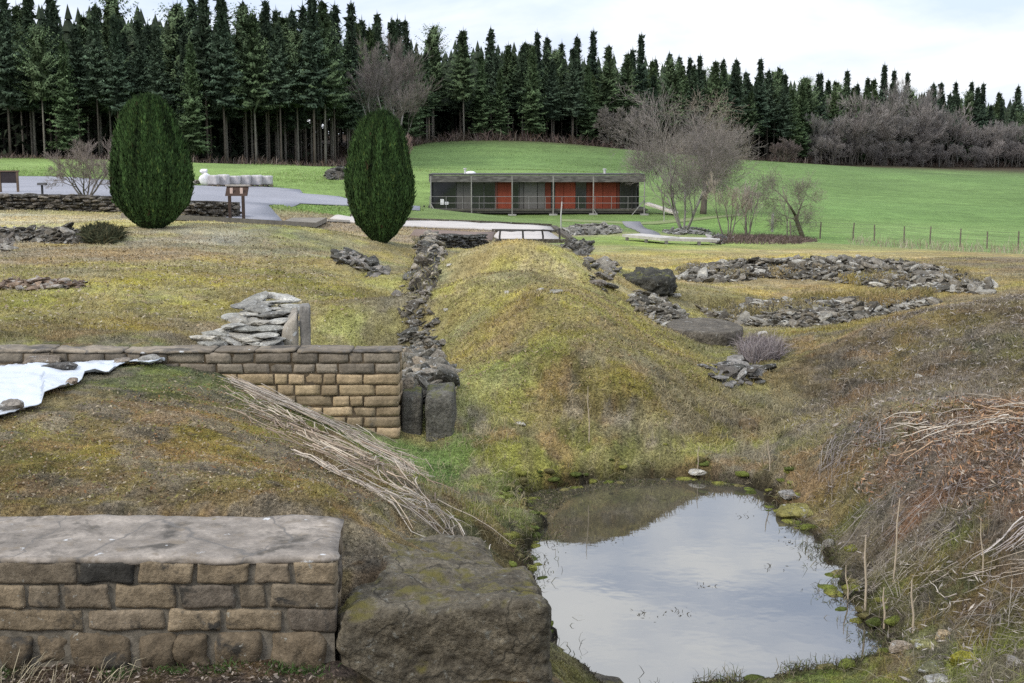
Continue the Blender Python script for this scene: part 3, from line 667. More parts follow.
# dark boulder, round slab
x0, y0, z0 = hit(650, 293)
o = block('boulder', 'rough dark boulder of old masonry between the two rubble walls', [P(622,276,y0), P(674,278,y0), P(676,268,y0+1.5), P(630,267,y0+1.5)], None, 1, z0 - .15, m_darkrock, (.060, .058, .050), .13, 5, (34, 26, 20), 31, cat='boulder')
x0, y0, z0 = hit(645, 310)
block('boulder', 'low dark stones lying just below the rough dark masonry boulder', [P(620,297,y0+.4), P(652,299,y0+.2), P(652,294,y0+1.0), P(622,293,y0+1.0)], None, 1, z0-.1, m_darkrock, (.07, .066, .056), .09, 4, (24, 16, 8), 33, cat='boulder')
x0, y0, z0 = hit(705, 343)
def slab(label, cx, cy, rx, ry, zt_, th, mt, col, seed=1):
    m = M(); n = 64; r_ = 10
    for lay, (z, k) in enumerate([(0, 0)]): pass
    ang = np.arange(n) * 2 * math.pi / n
    rim = 1 + .06 * fbm(np.cos(ang) * 2, np.sin(ang) * 2, oct=3, seed=seed)
    V = [(0, 0, th)]; Fc = []
    prof = [(.2, th), (.4, th), (.6, th), (.8, th), (.95, th * .99), (1.0, th * .93), (1.01, th * .6), (.98, th * .3), (1.0, 0)]
    for a_, z in prof:
        for j in range(n): V.append((a_ * rx * rim[j] * math.cos(ang[j]), a_ * ry * rim[j] * math.sin(ang[j]), z))
    for j in range(n): Fc.append((0, 1 + j, 1 + (j + 1) % n))
    for k in range(len(prof) - 1):
        for j in range(n):
            a, b = 1 + k * n + j, 1 + k * n + (j + 1) % n; c, d = b + n, a + n
            Fc += [(a, d, c), (a, c, b)]
    V = np.array(V); V = V + .03 * np.stack([fbm(V[:,0]*3, V[:,1]*3, V[:,2]*3, 4, seed+k) for k in range(3)], 1)
    m.add(V, Fc, col); o = m.build('stone_slab', mt, None, True); o.location = (cx, cy, zt_ - th); return tag(o, label, 'slab')
m_slab = rockmat('slab_stone', (.26, .25, .22), .60, None, 1.2)
c0 = P(704, 325, y0 + .75)
slab('large flat rounded dark slab lying at the near end of the rubble bank', c0[0], c0[1], S(39, y0), .85, c0[2], c0[2] - z0 + .1, m_slab, (.13, .115, .095), 3)
# stones one can point to
def lone(label, px, py, wpx, hfrac, col, mt=None, name='stone', flat=.6, seed=None, moss=None, dz=0, yaw=None):
    x, y, z = hit(px, py); s = S(wpx, y) / 2
    v, f = rock_shape(np.random.default_rng(seed or int(px * 7 + py)), 3, 12, 1.0, .12)
    m = M(); w = v * np.array([s, s * .8, s * hfrac]); w = rotz(w, 0 if yaw is None else yaw)
    m.add(w, f, col); o = m.build(name, mt or m_rock, None, False); o.location = (x, y, z + s * hfrac * .35 + dz)
    return tag(o, label, 'stone')
TAN = (.34, .28, .20); PALE = (.45, .43, .39); MOSSY = (.17, .17, .05)
lone('pale elongated stone lying at the far edge of the water', 699, 474, 22, .32, PALE)
lone('long mossy flat stone jutting into the water from the right bank', 791, 515, 42, .30, (.22, .20, .07), name='mossy_stone', yaw=.15)
lone('grey stone resting above the long mossy stone on the right bank', 790, 497, 24, .35, (.26, .25, .24))
lone('small grey stone standing on the right bank just above the water', 828, 546, 13, 1.0, (.24, .23, .21))
lone('tan layered stone nearest the water at the lower right', 902, 650, 26, .55, (.30, .25, .20), yaw=-.5)
lone('yellow mossy flat stone in the middle of the lower right stone group', 926, 645, 28, .42, (.27, .26, .12), name='mossy_stone')
lone('warm tan stone at the back of the lower right stone group', 943, 636, 19, .6, (.40, .31, .20))
lone('round cushion of yellow green moss right of the lower right stone group', 962, 662, 26, .75, (.26, .24, .04), m_moss, 'moss_cushion')
lone('dark stone half hidden in moss below the tan layered stone', 930, 672, 30, .5, (.14, .14, .08))
lone('grey stone at the right margin of the lower bank', 1014, 664, 24, .5, (.30, .28, .26))
lone('small pale stone low in the grass at the lower right corner', 938, 680, 30, .3, (.32, .31, .29))
lone('pale rounded stone in the grass right of the round slab', 762, 335, 10, .6, PALE)
lone('pale small stone left of the heather tuft below the slab', 744, 347, 9, .6, PALE)
lone('pale small stone alone on the slope above the rust brown litter', 919, 378, 9, .8, PALE)
lone('pale stone on the ridge of the grass mound', 540, 291, 8, .6, PALE)
lone('pale stone left of the others on the ridge of the mound', 507, 293, 6, .7, PALE)
lone('pale pebble at the left foot of the mound', 446, 311, 5, .8, PALE)
lone('pale pebble beside the wall stub near the mound crest', 449, 266, 5, .8, PALE)
lone('broad flat grey stone lying on the front slope of the mound', 556, 293, 14, .35, (.25, .24, .21))
lone('pale rounded stone in front of the dark masonry boulder', 676, 297, 11, .5, PALE)
lone('pale stone at the far right end of the rubble arc', 989, 293, 10, .45, PALE)
lone('flat pale stone in the grass at the front foot of the mound', 520, 424, 13, .3, PALE)
lone('brown rounded stone on the right bank above the water corner', 748, 430, 22, .8, (.17, .13, .08))
# the stub wall behind the middle brick wall
sw = thing('stub_wall', 'short thick grey wall stub with flat slabs on top behind the middle brick wall', 'wall', P(265, 345, 13.4)); L0 = np.array(sw.location)
zt2 = P(285, 310, 14.6)[2]
def sblock(parent, name, quad, zbot, mt, col, amp, p, seg, seed):
    v, f = superbox(*seg, p); Q = np.array(quad, float); s = (v[:, 0] + 1) / 2; t = (v[:, 1] + 1) / 2
    w = (Q[0] * ((1-s)*(1-t))[:, None] + Q[1] * (s*(1-t))[:, None] + Q[2] * (s*t)[:, None] + Q[3] * ((1-s)*t)[:, None]); h = (v[:, 2] + 1) / 2
    w[:, 2] = zbot + (w[:, 2] - zbot) * h; q = w * 3 + seed
    w = w + amp * np.stack([fbm(q[:,0], q[:,1], q[:,2], 4, seed+k, .6) for k in range(3)], 1)
    m = M(); m.add(w - L0, f, col); return m.build(name, mt, parent, True)
m_grey = mat('grey_weathered_stone', .9, noise=[(5, .6, 1.25, (1, 1, 1)), (3, .7, 1.2, (9, 9, .6)), (40, .8, 1.15, (1, 1, 1))], bump=(40, .7, .01), spec=.15)
overlay(m_grey, 9, (.42, .42, .40), .62, .67, seed=3.0)
sblock(sw, 'core', [P(238,341,13.05), P(286,340,13.05), P(297,308,14.2), P(258,311,14.3)], .8, m_grey, (.27,.265,.25), .03, 9, (26, 26, 10), 3)
sblock(sw, 'side_slab', [P(281,329,13.1), P(297,312,13.1), P(298,306,13.9), P(292,307,13.9)], .8, m_grey, (.30,.27,.22), .012, 14, (6, 26, 12), 6)
sblock(sw, 'end_slab', [P(299,306,13.15), P(310,306,13.15), P(310,303,13.5), P(300,303,13.5)], .8, m_grey, (.24,.225,.20), .015, 14, (6, 26, 12), 9)
ms_ = M(); pp = []; sz_ = []
for _k in range(110):
    s_, t_ = rng.uniform(-.28, 1.0), rng.uniform(0, 1) ** .8
    if s_ > .75 and rng.random() < .6: continue
    a_ = np.array(P(238,341,13.05)) * (1-t_) + np.array(P(258,311,14.3)) * t_; b_ = np.array(P(286,340,13.05)) * (1-t_) + np.array(P(297,308,14.2)) * t_
    q_ = a_ + (b_ - a_) * s_
    if s_ < 0: q_[2] = float(Hf(q_[0], q_[1])) + .03 + .12 * (1 + s_ / .28)
    pp.append(q_ + (0, 0, rng.uniform(-.01, .05)) - L0); sz_.append(rng.uniform(.10, .26))
for (px, py, yy) in [(206,340,13.0),(222,336,13.1),(236,328,13.4),(226,331,13.3),(240,322,13.9),(248,316,14.4),(262,337,13.0),(250,331,13.3),(246,306,15.2),(255,302,15.6),(268,298,16.2),(280,297,16.4),(262,305,15.3),(275,303,15.5),(243,338,12.95),(284,299,16.0),(232,342,12.9),(216,345,12.85),(252,342,12.9),(272,342,12.9),(259,311,14.8),(246,325,13.7),(236,318,14.2),(262,324,13.7),(274,316,14.2),(268,330,13.3),(282,322,13.7)]:
    pp.append(np.array(P(px, py, 13 + (yy - 13) * .5)) - L0)
sz_ += [.24] * (len(pp) - len(sz_))
stones(ms_, pp, sz_, (.18, .34), ((.30,.295,.27),(.40,.39,.36),(.22,.215,.20),(.34,.32,.28)), (1.1, 1.9), .10, .3)
ms_.build('loose_slabs', m_rock, sw)
# long low wall at the back left, dark wall by the gravel
def longwall(label, a, b, h, th, name='stone_wall', cols=((.11,.095,.078),(.08,.072,.06),(.15,.13,.105)), s=.28):
    A = np.array(hit(*a)); B = np.array(hit(*b)); Lg = np.linalg.norm((B - A)[:2]); m = M(); n = int(Lg / s * 1.25)
    org = (A + B) / 2; pos = []; sz = []
    for lay in range(max(2, int(h / (s * .32)))):
        for k in range(n):
            t = (k + rng.uniform(-.3, .3)) / n; p = A + (B - A) * t
            for side in (0, 1):
                yo = side * th + rng.uniform(-.04, .04)
                pos.append((p[0] - org[0], p[1] + yo - org[1], float(Hf(p[0], p[1])) + lay * s * .32 - org[2])); sz.append(s * rng.uniform(.8, 1.2))
    stones(m, pos, sz, (.3, .45), cols, (1.2, 2), .08, .2)
    kx = np.linspace(0, 1, 24)
    for i in range(23):
        p, q2 = A + (B - A) * kx[i], A + (B - A) * kx[i + 1]
        zz = float(Hf(p[0], p[1])); add_box(m, p[0] - org[0], q2[0] - org[0], p[1] - org[1] + .02, p[1] - org[1] + th, zz - .3 - org[2], zz + h * .92 - org[2], (.06, .052, .042))
    o = m.build(name, m_rock); o.location = org; return tag(o, label, 'wall')
longwall('long low dark stone wall behind the left meadow passing behind the bigger yew', (-120, 210), (128, 213), .62, .5, s=.36)
longwall('low dark stone wall between the bigger yew and the sign on two posts', (185, 217), (238, 218), .62, .5, s=.34)
HMIN[0] = 30
longwall('dark stone retaining wall between the channel stub and the mound crest', (441, 248), (484, 247), .45, .4, cols=((.05,.048,.045),(.075,.072,.065),(.10,.096,.088)), s=.26)
HMIN[0] = 0
# dark clipped bush end at the meadow footing is a plant (see plants)
# ------------------------------------------------------------------ white plastic sheet on the left
ms_ = M()
up = [(-260,366),(-120,364),(0,362),(60,364),(110,364),(130,361),(150,359),(160,360),(168,361)]
lo_ = [(-260,440),(-120,432),(0,423),(12,418),(30,413),(38,411),(43,408),(42,398),(52,397),(66,393),(84,383),(84,378),(95,375),(108,377),(118,368),(135,366),(150,369),(158,366),(168,363)]
ux = np.interp(np.linspace(0, 1, 160), np.linspace(0, 1, len(up)), [p[0] for p in up]);
tx = np.linspace(-260, 168, 160); uy = np.interp(tx, [p[0] for p in up], [p[1] for p in up])
lx = np.array([p[0] for p in lo_], float); lx = np.maximum.accumulate(lx + np.arange(len(lx)) * 1e-3); ly = np.interp(tx, lx, [p[1] for p in lo_])
K = 40; V = []; px_, py_ = [], []
for i in range(160):
    for j in range(K): px_.append(tx[i]); py_.append(uy[i] + (ly[i] - uy[i]) * j / (K - 1))
W = hits(px_, py_); W[:, 1] = np.minimum(W[:, 1], YW - .03)
jj = np.tile(np.arange(K) / (K - 1), 160)
W[:, 2] = Hf(W[:, 0], W[:, 1]) + .035 + .022 * fbm(W[:,0]*2.2, W[:,1]*2.2, oct=3, seed=81) + .012 * np.sin(W[:, 0] * 9 + 3 * fbm(W[:,0], W[:,1], oct=2, seed=83)) * jj ** 2 + .035 * smooth(.88, 1, jj) * (.5 + .9 * fbm(W[:,0]*3.5, W[:,1]*3, oct=2, seed=85))
org = np.array((-5.0, 11, 1.25)); ii = np.arange(160 * K).reshape(160, K); a, b, c, d = ii[:-1,:-1].ravel(), ii[1:,:-1].ravel(), ii[1:,1:].ravel(), ii[:-1,1:].ravel()
ms_.add(W - org, np.concatenate([np.stack([a,d,c],1), np.stack([a,c,b],1)]), (.50, .53, .565))
m_sheet = mat('white_plastic', .45, noise=[(2.5, .93, 1.03, (1, 1, 1))], spec=.4)
o = ms_.build('plastic_sheet', m_sheet, None, True); o.location = org; tag(o, 'crumpled white plastic sheet weighed down with stones at the foot of the left wall', 'plastic sheet')
sd = o.modifiers.new('t', 'SOLIDIFY'); sd.thickness = .006
lone('grey rounded stone holding down the near corner of the white plastic sheet', 12, 414, 26, .5, (.22, .20, .18), dz=.04)
lone('dark flat stone lying in the middle of the white plastic sheet', 62, 371, 34, .22, (.09, .085, .08), dz=.04)
lone('tan stone near the ragged edge of the white plastic sheet', 72, 388, 12, .7, (.26, .21, .17), dz=.04)
lone('pale pointed stone on the tip of the white plastic sheet', 151, 365, 24, .5, (.28, .27, .25), dz=.04)
lone('flat stone left of the pointed one on the plastic sheet tip', 122, 366, 18, .35, (.22, .19, .16), dz=.04)
lone('long brown stone along the wall at the back of the plastic sheet', 40, 365, 40, .2, (.18, .15, .12), dz=.03)
# ------------------------------------------------------------------ flat surfaces laid on the ground
NOGRASS = []
def drape(name, poly, mt, col, off=.03, step=1.2, kind='structure', label=None, cat=None, edge=0.0):
    W = hits([p[0] for p in poly], [p[1] for p in poly])[:, :2]
    NOGRASS.append(W)
    pts = []; n = len(W)
    for i in range(n):
        a, b = W[i], W[(i + 1) % n]; k = max(1, int(np.linalg.norm(b - a) / step))
        for j in range(k): pts.append(a + (b - a) * j / k)
    nb = len(pts); ed = [(i, (i + 1) % nb) for i in range(nb)]
    w0, w1 = W.min(0), W.max(0)
    gx, gy = np.meshgrid(np.arange(w0[0], w1[0], step), np.arange(w0[1], w1[1], step))
    ins = poly_sdf(gx.ravel(), gy.ravel(), np.array(pts)) < -.3 * step
    al = [Vector(p) for p in pts] + [Vector((x, y)) for x, y in zip(gx.ravel()[ins], gy.ravel()[ins])]
    v, e, f, *_ = delaunay_2d_cdt(al, ed, [], 1, 1e-5)
    v = np.array([tuple(p) for p in v]); z = Hf(v[:, 0], v[:, 1]) + off
    m = M(); V3 = np.concatenate([v, z[:, None]], 1)
    tri = [list(q) for q in f]
    m.add(V3, tri, col)
    # rim so that it has thickness
    o = m.build(name, mt, None, True)
    s = o.modifiers.new('t', 'SOLIDIFY'); s.thickness = max(off * .9, .02); s.offset = -1
    if kind: o['kind'] = kind
    if label: tag(o, label, cat)
    return o
HMIN[0] = 38
m_gravel = mat('grey_gravel', .95, noise=[(.25, .88, 1.1, (1, 1, 1)), (14, .8, 1.2, (1, 1, 1))], spec=.1)
m_white = mat('white_gravel', .9, noise=[(.8, .88, 1.06, (1, 1, 1)), (18, .85, 1.1, (1, 1, 1))], spec=.1)
drape('gravel_track', [(-400,182),(-200,180),(0,176.5),(60,177),(130,182),(195,186),(260,187),(300,190),(345,199),(420,206),(420,211),(345,206),(300,204),(268,206),(276,215),(282,222),(232,222),(218,212),(195,206),(100,198),(0,195),(-400,198)], m_gravel, lin((172, 172, 178)) * .62, .05, 1.5)
drape('white_gravel_bed', [(330,220),(352,217),(420,222),(480,224.5),(530,226),(552,228),(556,232),(500,231.5),(440,229),(380,226.5)], m_white, lin((222, 214, 205)) * .64, .07, .8)
drape('white_gravel_bed', [(498,233),(548,233),(560,240.5),(545,243),(500,241.5),(494,238)], m_white, lin((222, 214, 205)) * .64, .07, .8)
drape('earth_bed', [(415,230),(495,232.5),(492,241),(440,240),(410,236)], m_gravel, lin((150, 132, 120)) * .62, .04, .8)
drape('gravel_path', [(622,222),(640,222),(652,231),(664,238),(648,239),(636,231)], m_gravel, lin((160, 158, 160)) * .6, .05, .8)
drape('dirt_path', [(560,219.5),(640,222.5),(700,218),(740,214),(740,216),(700,220.5),(640,225),(560,221.5)], m_gravel, lin((150, 160, 110)) * .6, .04, .8)
m_wood = mat('weathered_timber', .85, noise=[(3, .75, 1.2, (1, 1, 1)), (20, .85, 1.12, (1, 1, 1))], bump=(30, .3, .01), spec=.2)
m_plain = mat('painted_metal', .5, noise=[(3, .9, 1.06, (1, 1, 1))], spec=.4)
# edging and boards
def board_run(name, label, cat, pts, w, h, col, planks=None, mt=None, lift=.1):
    W = [np.array(hit(*p)) for p in pts]; org = W[0]; t = thing(name, label, cat, tuple(org)); m = M()
    for a, b in zip(W[:-1], W[1:]):
        a2 = a + (0, 0, lift); b2 = b + (0, 0, lift); d = (b - a)[:2]; Lg = np.linalg.norm(d); d = d / Lg; nrm = np.array((-d[1], d[0]))
        v = []
        for p in (a2, b2):
            for side in (0, 1):
                q = p[:2] + nrm * w * side
                v += [(q[0], q[1], p[2] + h), (q[0], q[1], p[2])]
        v = np.array(v) - org
        m.add(v, [(0,4,6),(0,6,2),(1,3,7),(1,7,5),(0,1,5),(0,5,4),(2,6,7),(2,7,3),(0,2,3),(0,3,1),(4,5,7),(4,7,6)], col)
        for k in range(int(Lg / 1.2) + 1):
            q = a + (b - a) * min(1, (k + .2) * 1.2 / Lg)
            qq = q[:2] + nrm * .06; gz = float(Hf(qq[0], qq[1]))
            sup = M(); add_box(sup, qq[0]-org[0]-.06, qq[0]-org[0]+.06, qq[1]-org[1]-.05, qq[1]-org[1]+.05, gz - org[2] - .1, q[2] + lift - org[2] + .001, np.array(col) * .4); sup.build('support', mt or m_wood, t)
    m.build('deck', mt or m_wood, t); return t
board_run('boardwalk', 'long low weathered timber boardwalk between the bigger yew and the lawn', 'boardwalk', [(158,229.5),(316,229.5),(327,224)], 1.3, .16, lin((150, 142, 128)) * .62, lift=.08)
board_run('kerb_board', 'short pale edging board continuing from the boardwalk towards the second yew', 'edging', [(328,222.5),(350,223.5)], .6, .08, lin((205, 198, 186)) * .7, lift=.05)
board_run('plank_walkway', 'long white topped plank walkway on the lawn below the bare trees', 'walkway', [(622,240),(660,244),(717,245.5)], .9, .10, lin((214, 208, 198)) * .62, lift=.12)
for lab, pts in (('thin dark stone kerb along the back of the white gravel strip', [(350,216.5),(420,221.2),(480,223.5),(552,226.6)]), ('dark stone kerb between the two white gravel beds', [(496,232.2),(552,232.6)]), ('slanting grey kerb closing the white gravel beds at the right', [(551,228),(568,241)]), ('grey kerb in front of the nearer white gravel bed', [(496,242.5),(568,242.8)])):
    board_run('kerb', lab, 'kerb', pts, .22, .14, lin((120, 112, 100)) * .5, lift=-.02, mt=m_rock)
# low rope fence by the gravel bed
def post_fence(name, label, pts, h, r, col, wire=True, cat='fence', wires=(.9,), rw=.008):
    W = [np.array(hit(*p)) for p in pts]; org = W[0]; t = thing(name, label, cat, tuple(org))
    for q in W:
        m = M(); hh = h * rnd.uniform(.9, 1.05); q = q - org
        add_tube(m, [q + (0, 0, -.15), q + (rnd.uniform(-.02, .02), 0, hh * .5), q + (rnd.uniform(-.04, .04), 0, hh)], [r, r, r * .9], 7, col); m.build('post', m_wood, t)
    if wire:
        m = M()
        for k in wires:
            for a, b in zip(W[:-1], W[1:]):
                mid = (a + b) / 2 - org + (0, 0, h * k - .04); add_tube(m, [a - org + (0, 0, h * k), mid, b - org + (0, 0, h * k)], rw, 4, np.array(col) * .7)
        m.build('wire', m_plain, t)
    return t
post_fence('rope_fence', 'low thin rope fence on dark posts in front of the white gravel bed', [(500,243.5),(523,243),(543,242.6),(560,242)], .5, .035, (.06, .055, .05), rw=.02)
post_fence('wire_fence', 'wire fence of thin grey wooden posts along the near edge of the green field', [(790,240),(820,239),(853,240.5),(874,241),(904,243),(930,245),(960,247),(987,248.5),(1018,250),(1050,252),(1090,254)], 1.15, .05, lin((150, 140, 124)) * .5, wires=(.45, .7, .93), rw=.006)
o = post_fence('fence_post', 'single pale wooden post standing alone in the field edge left of the leaning bare tree', [(772,232)], 1.3, .09, lin((205, 205, 190)) * .6, wire=False, cat='post')
o = post_fence('fence_post', 'thin white stake standing on the lawn right of the white gravel beds', [(561,229)], 1.2, .03, lin((215, 215, 205)) * .6, wire=False, cat='post')
o = post_fence('fence_post', 'thin pale stake on the lawn left of the stone ringed tree', [(664,222)], 1.2, .03, lin((215, 215, 205)) * .6, wire=False, cat='post')

HMIN[0] = 0
# ------------------------------------------------------------------ pavilion
YB = 97.0; gz = float(Hf(P(540, 214, YB)[0], YB)); X = lambda px: (px - 512) / F * (YB * CP + (EYE + 2) * SP)
def ZB(py): return P(512, py, YB)[2]
B0 = np.array((X(538), YB, ZB(215)))
pv = thing('pavilion', 'long low glazed exhibition pavilion on stilts with red orange panels in front of the field', 'building', tuple(B0))
xl, xr2 = X(430), X(644); D = 4.2
zf, zF, zr_ = ZB(209), ZB(182), ZB(174)
def part(name, boxes, mt, col, parent=pv, label=None):
    m = M()
    for b in boxes: add_box(m, b[0]-B0[0], b[1]-B0[0], b[2]-B0[1], b[3]-B0[1], b[4]-B0[2], b[5]-B0[2], b[6] if len(b) > 6 else col)
    o = m.build(name, mt, parent)
    if label: o['label'] = label
    return o
m_dark = mat('dark_timber', .8, noise=[(2, .7, 1.3, (1, 1, 6)), (9, .8, 1.2, (1, 1, 1))], spec=.2)
m_fascia = mat('stained_fascia_boards', .9, noise=[(1.6, .45, 1.5, (1, 1, 4)), (5, .6, 1.4, (.4, 1, 8))], spec=.1)
m_or = mat('red_orange_panel', .7, noise=[(2.2, .8, 1.15, (6, 1, .4)), (8, .9, 1.1, (1, 1, 1))], spec=.2)
m_glass = mat('dark_glass', .08, noise=[(1.2, .8, 1.2, (1, 1, 1))], spec=.6)
part('roof', [(xl-.06, xr2+.06, YB-.06, YB+D, zr_-.08, zr_)], m_dark, (.06, .058, .055))
part('fascia', [(xl-.05, xr2+.05, YB-.05, YB+.0, zF, zr_-.103), (xr2+.0, xr2+.05, YB+.003, YB+D-.05, zF, zr_-.103), (xl-.05, xl, YB+.003, YB+D-.05, zF, zr_-.103)], m_fascia, lin((120, 117, 112)) * .60)
part('deck', [(xl-.05, xr2+.25, YB-.25, YB+D, zf-.12, zf)], m_wood, lin((112, 108, 98)) * .55)
part('deck_beam', [(xl, xr2+.1, YB-.2, YB-.1, zf-.30, zf-.123), (xl, xr2, YB+D-.4, YB+D-.3, zf-.3, zf-.123)], m_dark, (.045, .042, .036))
for k in range(9):
    x = xl + .5 + k * (xr2 - xl - 1.0) / 8
    z1 = float(Hf(x, YB)) - .1
    part('stilt', [(x-.09, x+.09, YB+.35, YB+.53, z1, zf-.123)], m_dark, (.05, .046, .04)); part('stilt', [(x-.09, x+.09, YB+D-.9, YB+D-.72, z1, zf-.123)], m_dark, (.05, .046, .04))
YG = YB + .7
part('back_wall', [(xl, xr2, YB+D-.12, YB+D-.02, zf+.002, zF)], m_dark, (.03, .028, .026))
part('end_wall', [(xl, xl+.08, YG-.1, YB+D-.125, zf+.002, zF-.002)], m_dark, (.04, .037, .033)); part('end_wall', [(xr2-.9, xr2-.82, YG-.1, YB+D-.125, zf+.002, zF-.002)], m_dark, (.03, .028, .025))
part('ceiling', [(xl, xr2, YB+.003, YB+D-.125, zF+.003, zF+.06)], m_dark, (.035, .032, .03))
OR = lin((170, 84, 60)) * .50; GR = lin((128, 124, 118)) * .55; GL = lin((78, 80, 78)) * .5; DK = (.022, .023, .022); OD = lin((140, 72, 52)) * .5
segs = [(431,456,'g',DK),(456.5,463,'p',GR*.75),(463.3,471,'p',GR*.8),(471.5,483.7,'g',GL*.8),(484,495,'g',DK),(495.3,497.3,'p',OD),(497.6,511.5,'o',OR),(512,519,'g',DK),(519.5,523.6,'p',GR*.7),(524.2,537.2,'p',GR),(537.8,545,'p',GR*.9),(545.3,551,'o',OD),(551.4,555,'g',DK),(555.3,563.8,'o',OR*.95),(564.2,575.6,'o',OR*1.05),(576,586.4,'g',DK),(586.8,591.5,'o',OD*.9),(592,603,'o',OR*.95),(603.4,616.8,'o',OR*.85),(617.2,620,'o',OD*.7),(620.4,637,'g',DK)]
for a, b, k, c in segs:
    x0, x1 = X(a), X(b)
    if k == 'g':
        fr = .03
        part('glazing', [(x0+fr, x1-fr, YG+.01, YG+.03, zf+.03, zF-.03)], m_glass, c)
        part('glazing_frame', [(x0, x0+fr, YG, YG+.05, zf+.002, zF), (x1-fr, x1, YG, YG+.05, zf+.002, zF), (x0+fr, x1-fr, YG, YG+.05, zf+.002, zf+.03), (x0+fr, x1-fr, YG, YG+.05, zF-.03, zF)], m_dark, (.10, .10, .095))
    else:
        part('orange_panel' if k == 'o' else 'grey_panel', [(x0, x1, YG - (.04 if k == 'o' else 0), YG+.03, zf+.002, zF)], m_or if k == 'o' else m_plain, c)
part('notice', [(X(440), X(443.6), YG-.01, YG+.004, ZB(205), ZB(199.5))], m_plain, (.75, .75, .74)); part('notice', [(X(444.6), X(448.2), YG-.01, YG+.004, ZB(205), ZB(202.2))], m_plain, (.7, .7, .7))
part('glass_door_sticker', [(X(463.5), X(468.5), YG-.004, YG+.0, ZB(191), ZB(189.5))], m_plain, (.35, .35, .34)) if False else None
# slender outside posts with feet, and the railing
for px in (431.5, 471.8, 512.2, 553, 592.8, 643.5):
    x = X(px); z1 = float(Hf(x, YB - .55))
    mpost = M(); q = np.array((x, YB - .42, 0)) - B0
    add_tube(mpost, [(q[0], q[1], z1 - .2 - B0[2]), (q[0], q[1], zr_ - .15 - B0[2])], .045, 8, (.25, .24, .215)); mpost.build('outer_post', m_wood, pv)
    part('post_foot', [(x-.3, x+.3, YB-.7, YB-.2, z1-.1, z1+.10)], m_wood, (.30, .29, .26))
mr = M()
for z in (ZB(196.5), ZB(203)): add_tube(mr, [np.array((xl, YB-.2, z)) - B0, np.array((xr2+.2, YB-.2, z)) - B0], .018, 5, (.22, .21, .20))
for k in range(14):
    x = xl + k * (xr2 - xl) / 13; add_tube(mr, [np.array((x, YB-.2, zf)) - B0, np.array((x, YB-.2, ZB(196.5))) - B0], .018, 5, (.22, .21, .20))
mr.build('railing', m_plain, pv)
# roof things
m = M(); v, f = ico(2); m.add(v * (.42, .3, .16), f, (.7, .7, .7)); o = m.build('roof_dome', m_plain, pv, True); o.location = np.array((X(470), YB+1.5, zr_+.04)) - B0
m = M(); add_tube(m, [(0,0,0),(0,0,.34)], .07, 8, (.55,.55,.53)); add_tube(m, [(0,0,.34),(0,0,.42)], .12, 8, (.55,.55,.53)); o = m.build('vent_pipe', m_plain, pv); o.location = np.array((X(464.6), YB+1.4, zr_)) - B0
m = M(); add_tube(m, [(0,0,0),(0,0,.3)], .09, 8, (.5,.5,.48)); add_tube(m, [(0,0,.3),(0,0,.38)], .14, 8, (.5,.5,.48)); o = m.build('vent_pipe', m_plain, pv); o.location = np.array((X(605.5), YB+1.4, zr_)) - B0
# braces leaning at the ends, steps at the left
m = M(); add_bar(m, np.array((X(431), YB-.5, ZB(203))) - B0, np.array((X(438), YB-.6, ZB(215.5))) - B0, .06, .06, (.3,.29,.26)); m.build('brace', m_wood, pv)
m = M(); add_bar(m, np.array((X(643), YB-.5, ZB(200))) - B0, np.array((X(630), YB-.6, ZB(216))) - B0, .06, .06, (.25,.24,.22)); m.build('brace', m_wood, pv)
m = M(); add_bar(m, np.array((X(592), YB-.5, ZB(207))) - B0, np.array((X(597), YB-.6, ZB(215))) - B0, .05, .05, (.25,.24,.22)); m.build('brace', m_wood, pv)
m = M()
for k in range(4): add_box(m, X(422)-B0[0], X(429.5)-B0[0], .2+k*.3, .5+k*.3, ZB(213.5-k*1.2)-B0[2]-.12, ZB(213.5-k*1.2)-B0[2], (.28,.26,.23))
add_box(m, X(423)-B0[0], X(423.8)-B0[0], .3, 1.4, ZB(215)-B0[2]-.2, ZB(206)-B0[2], (.07,.066,.06)); add_box(m, X(428.2)-B0[0], X(429)-B0[0], .3, 1.4, ZB(215)-B0[2]-.2, ZB(206)-B0[2], (.07,.066,.06)); m.build('steps', m_wood, pv)
m = M(); add_bar(m, np.array((X(648), YB+1.2, ZB(204))) - B0, np.array((X(677), YB+.4, ZB(213.5))) - B0, 1.3, .14, (.52,.47,.40)); m.build('ramp', m_wood, pv)

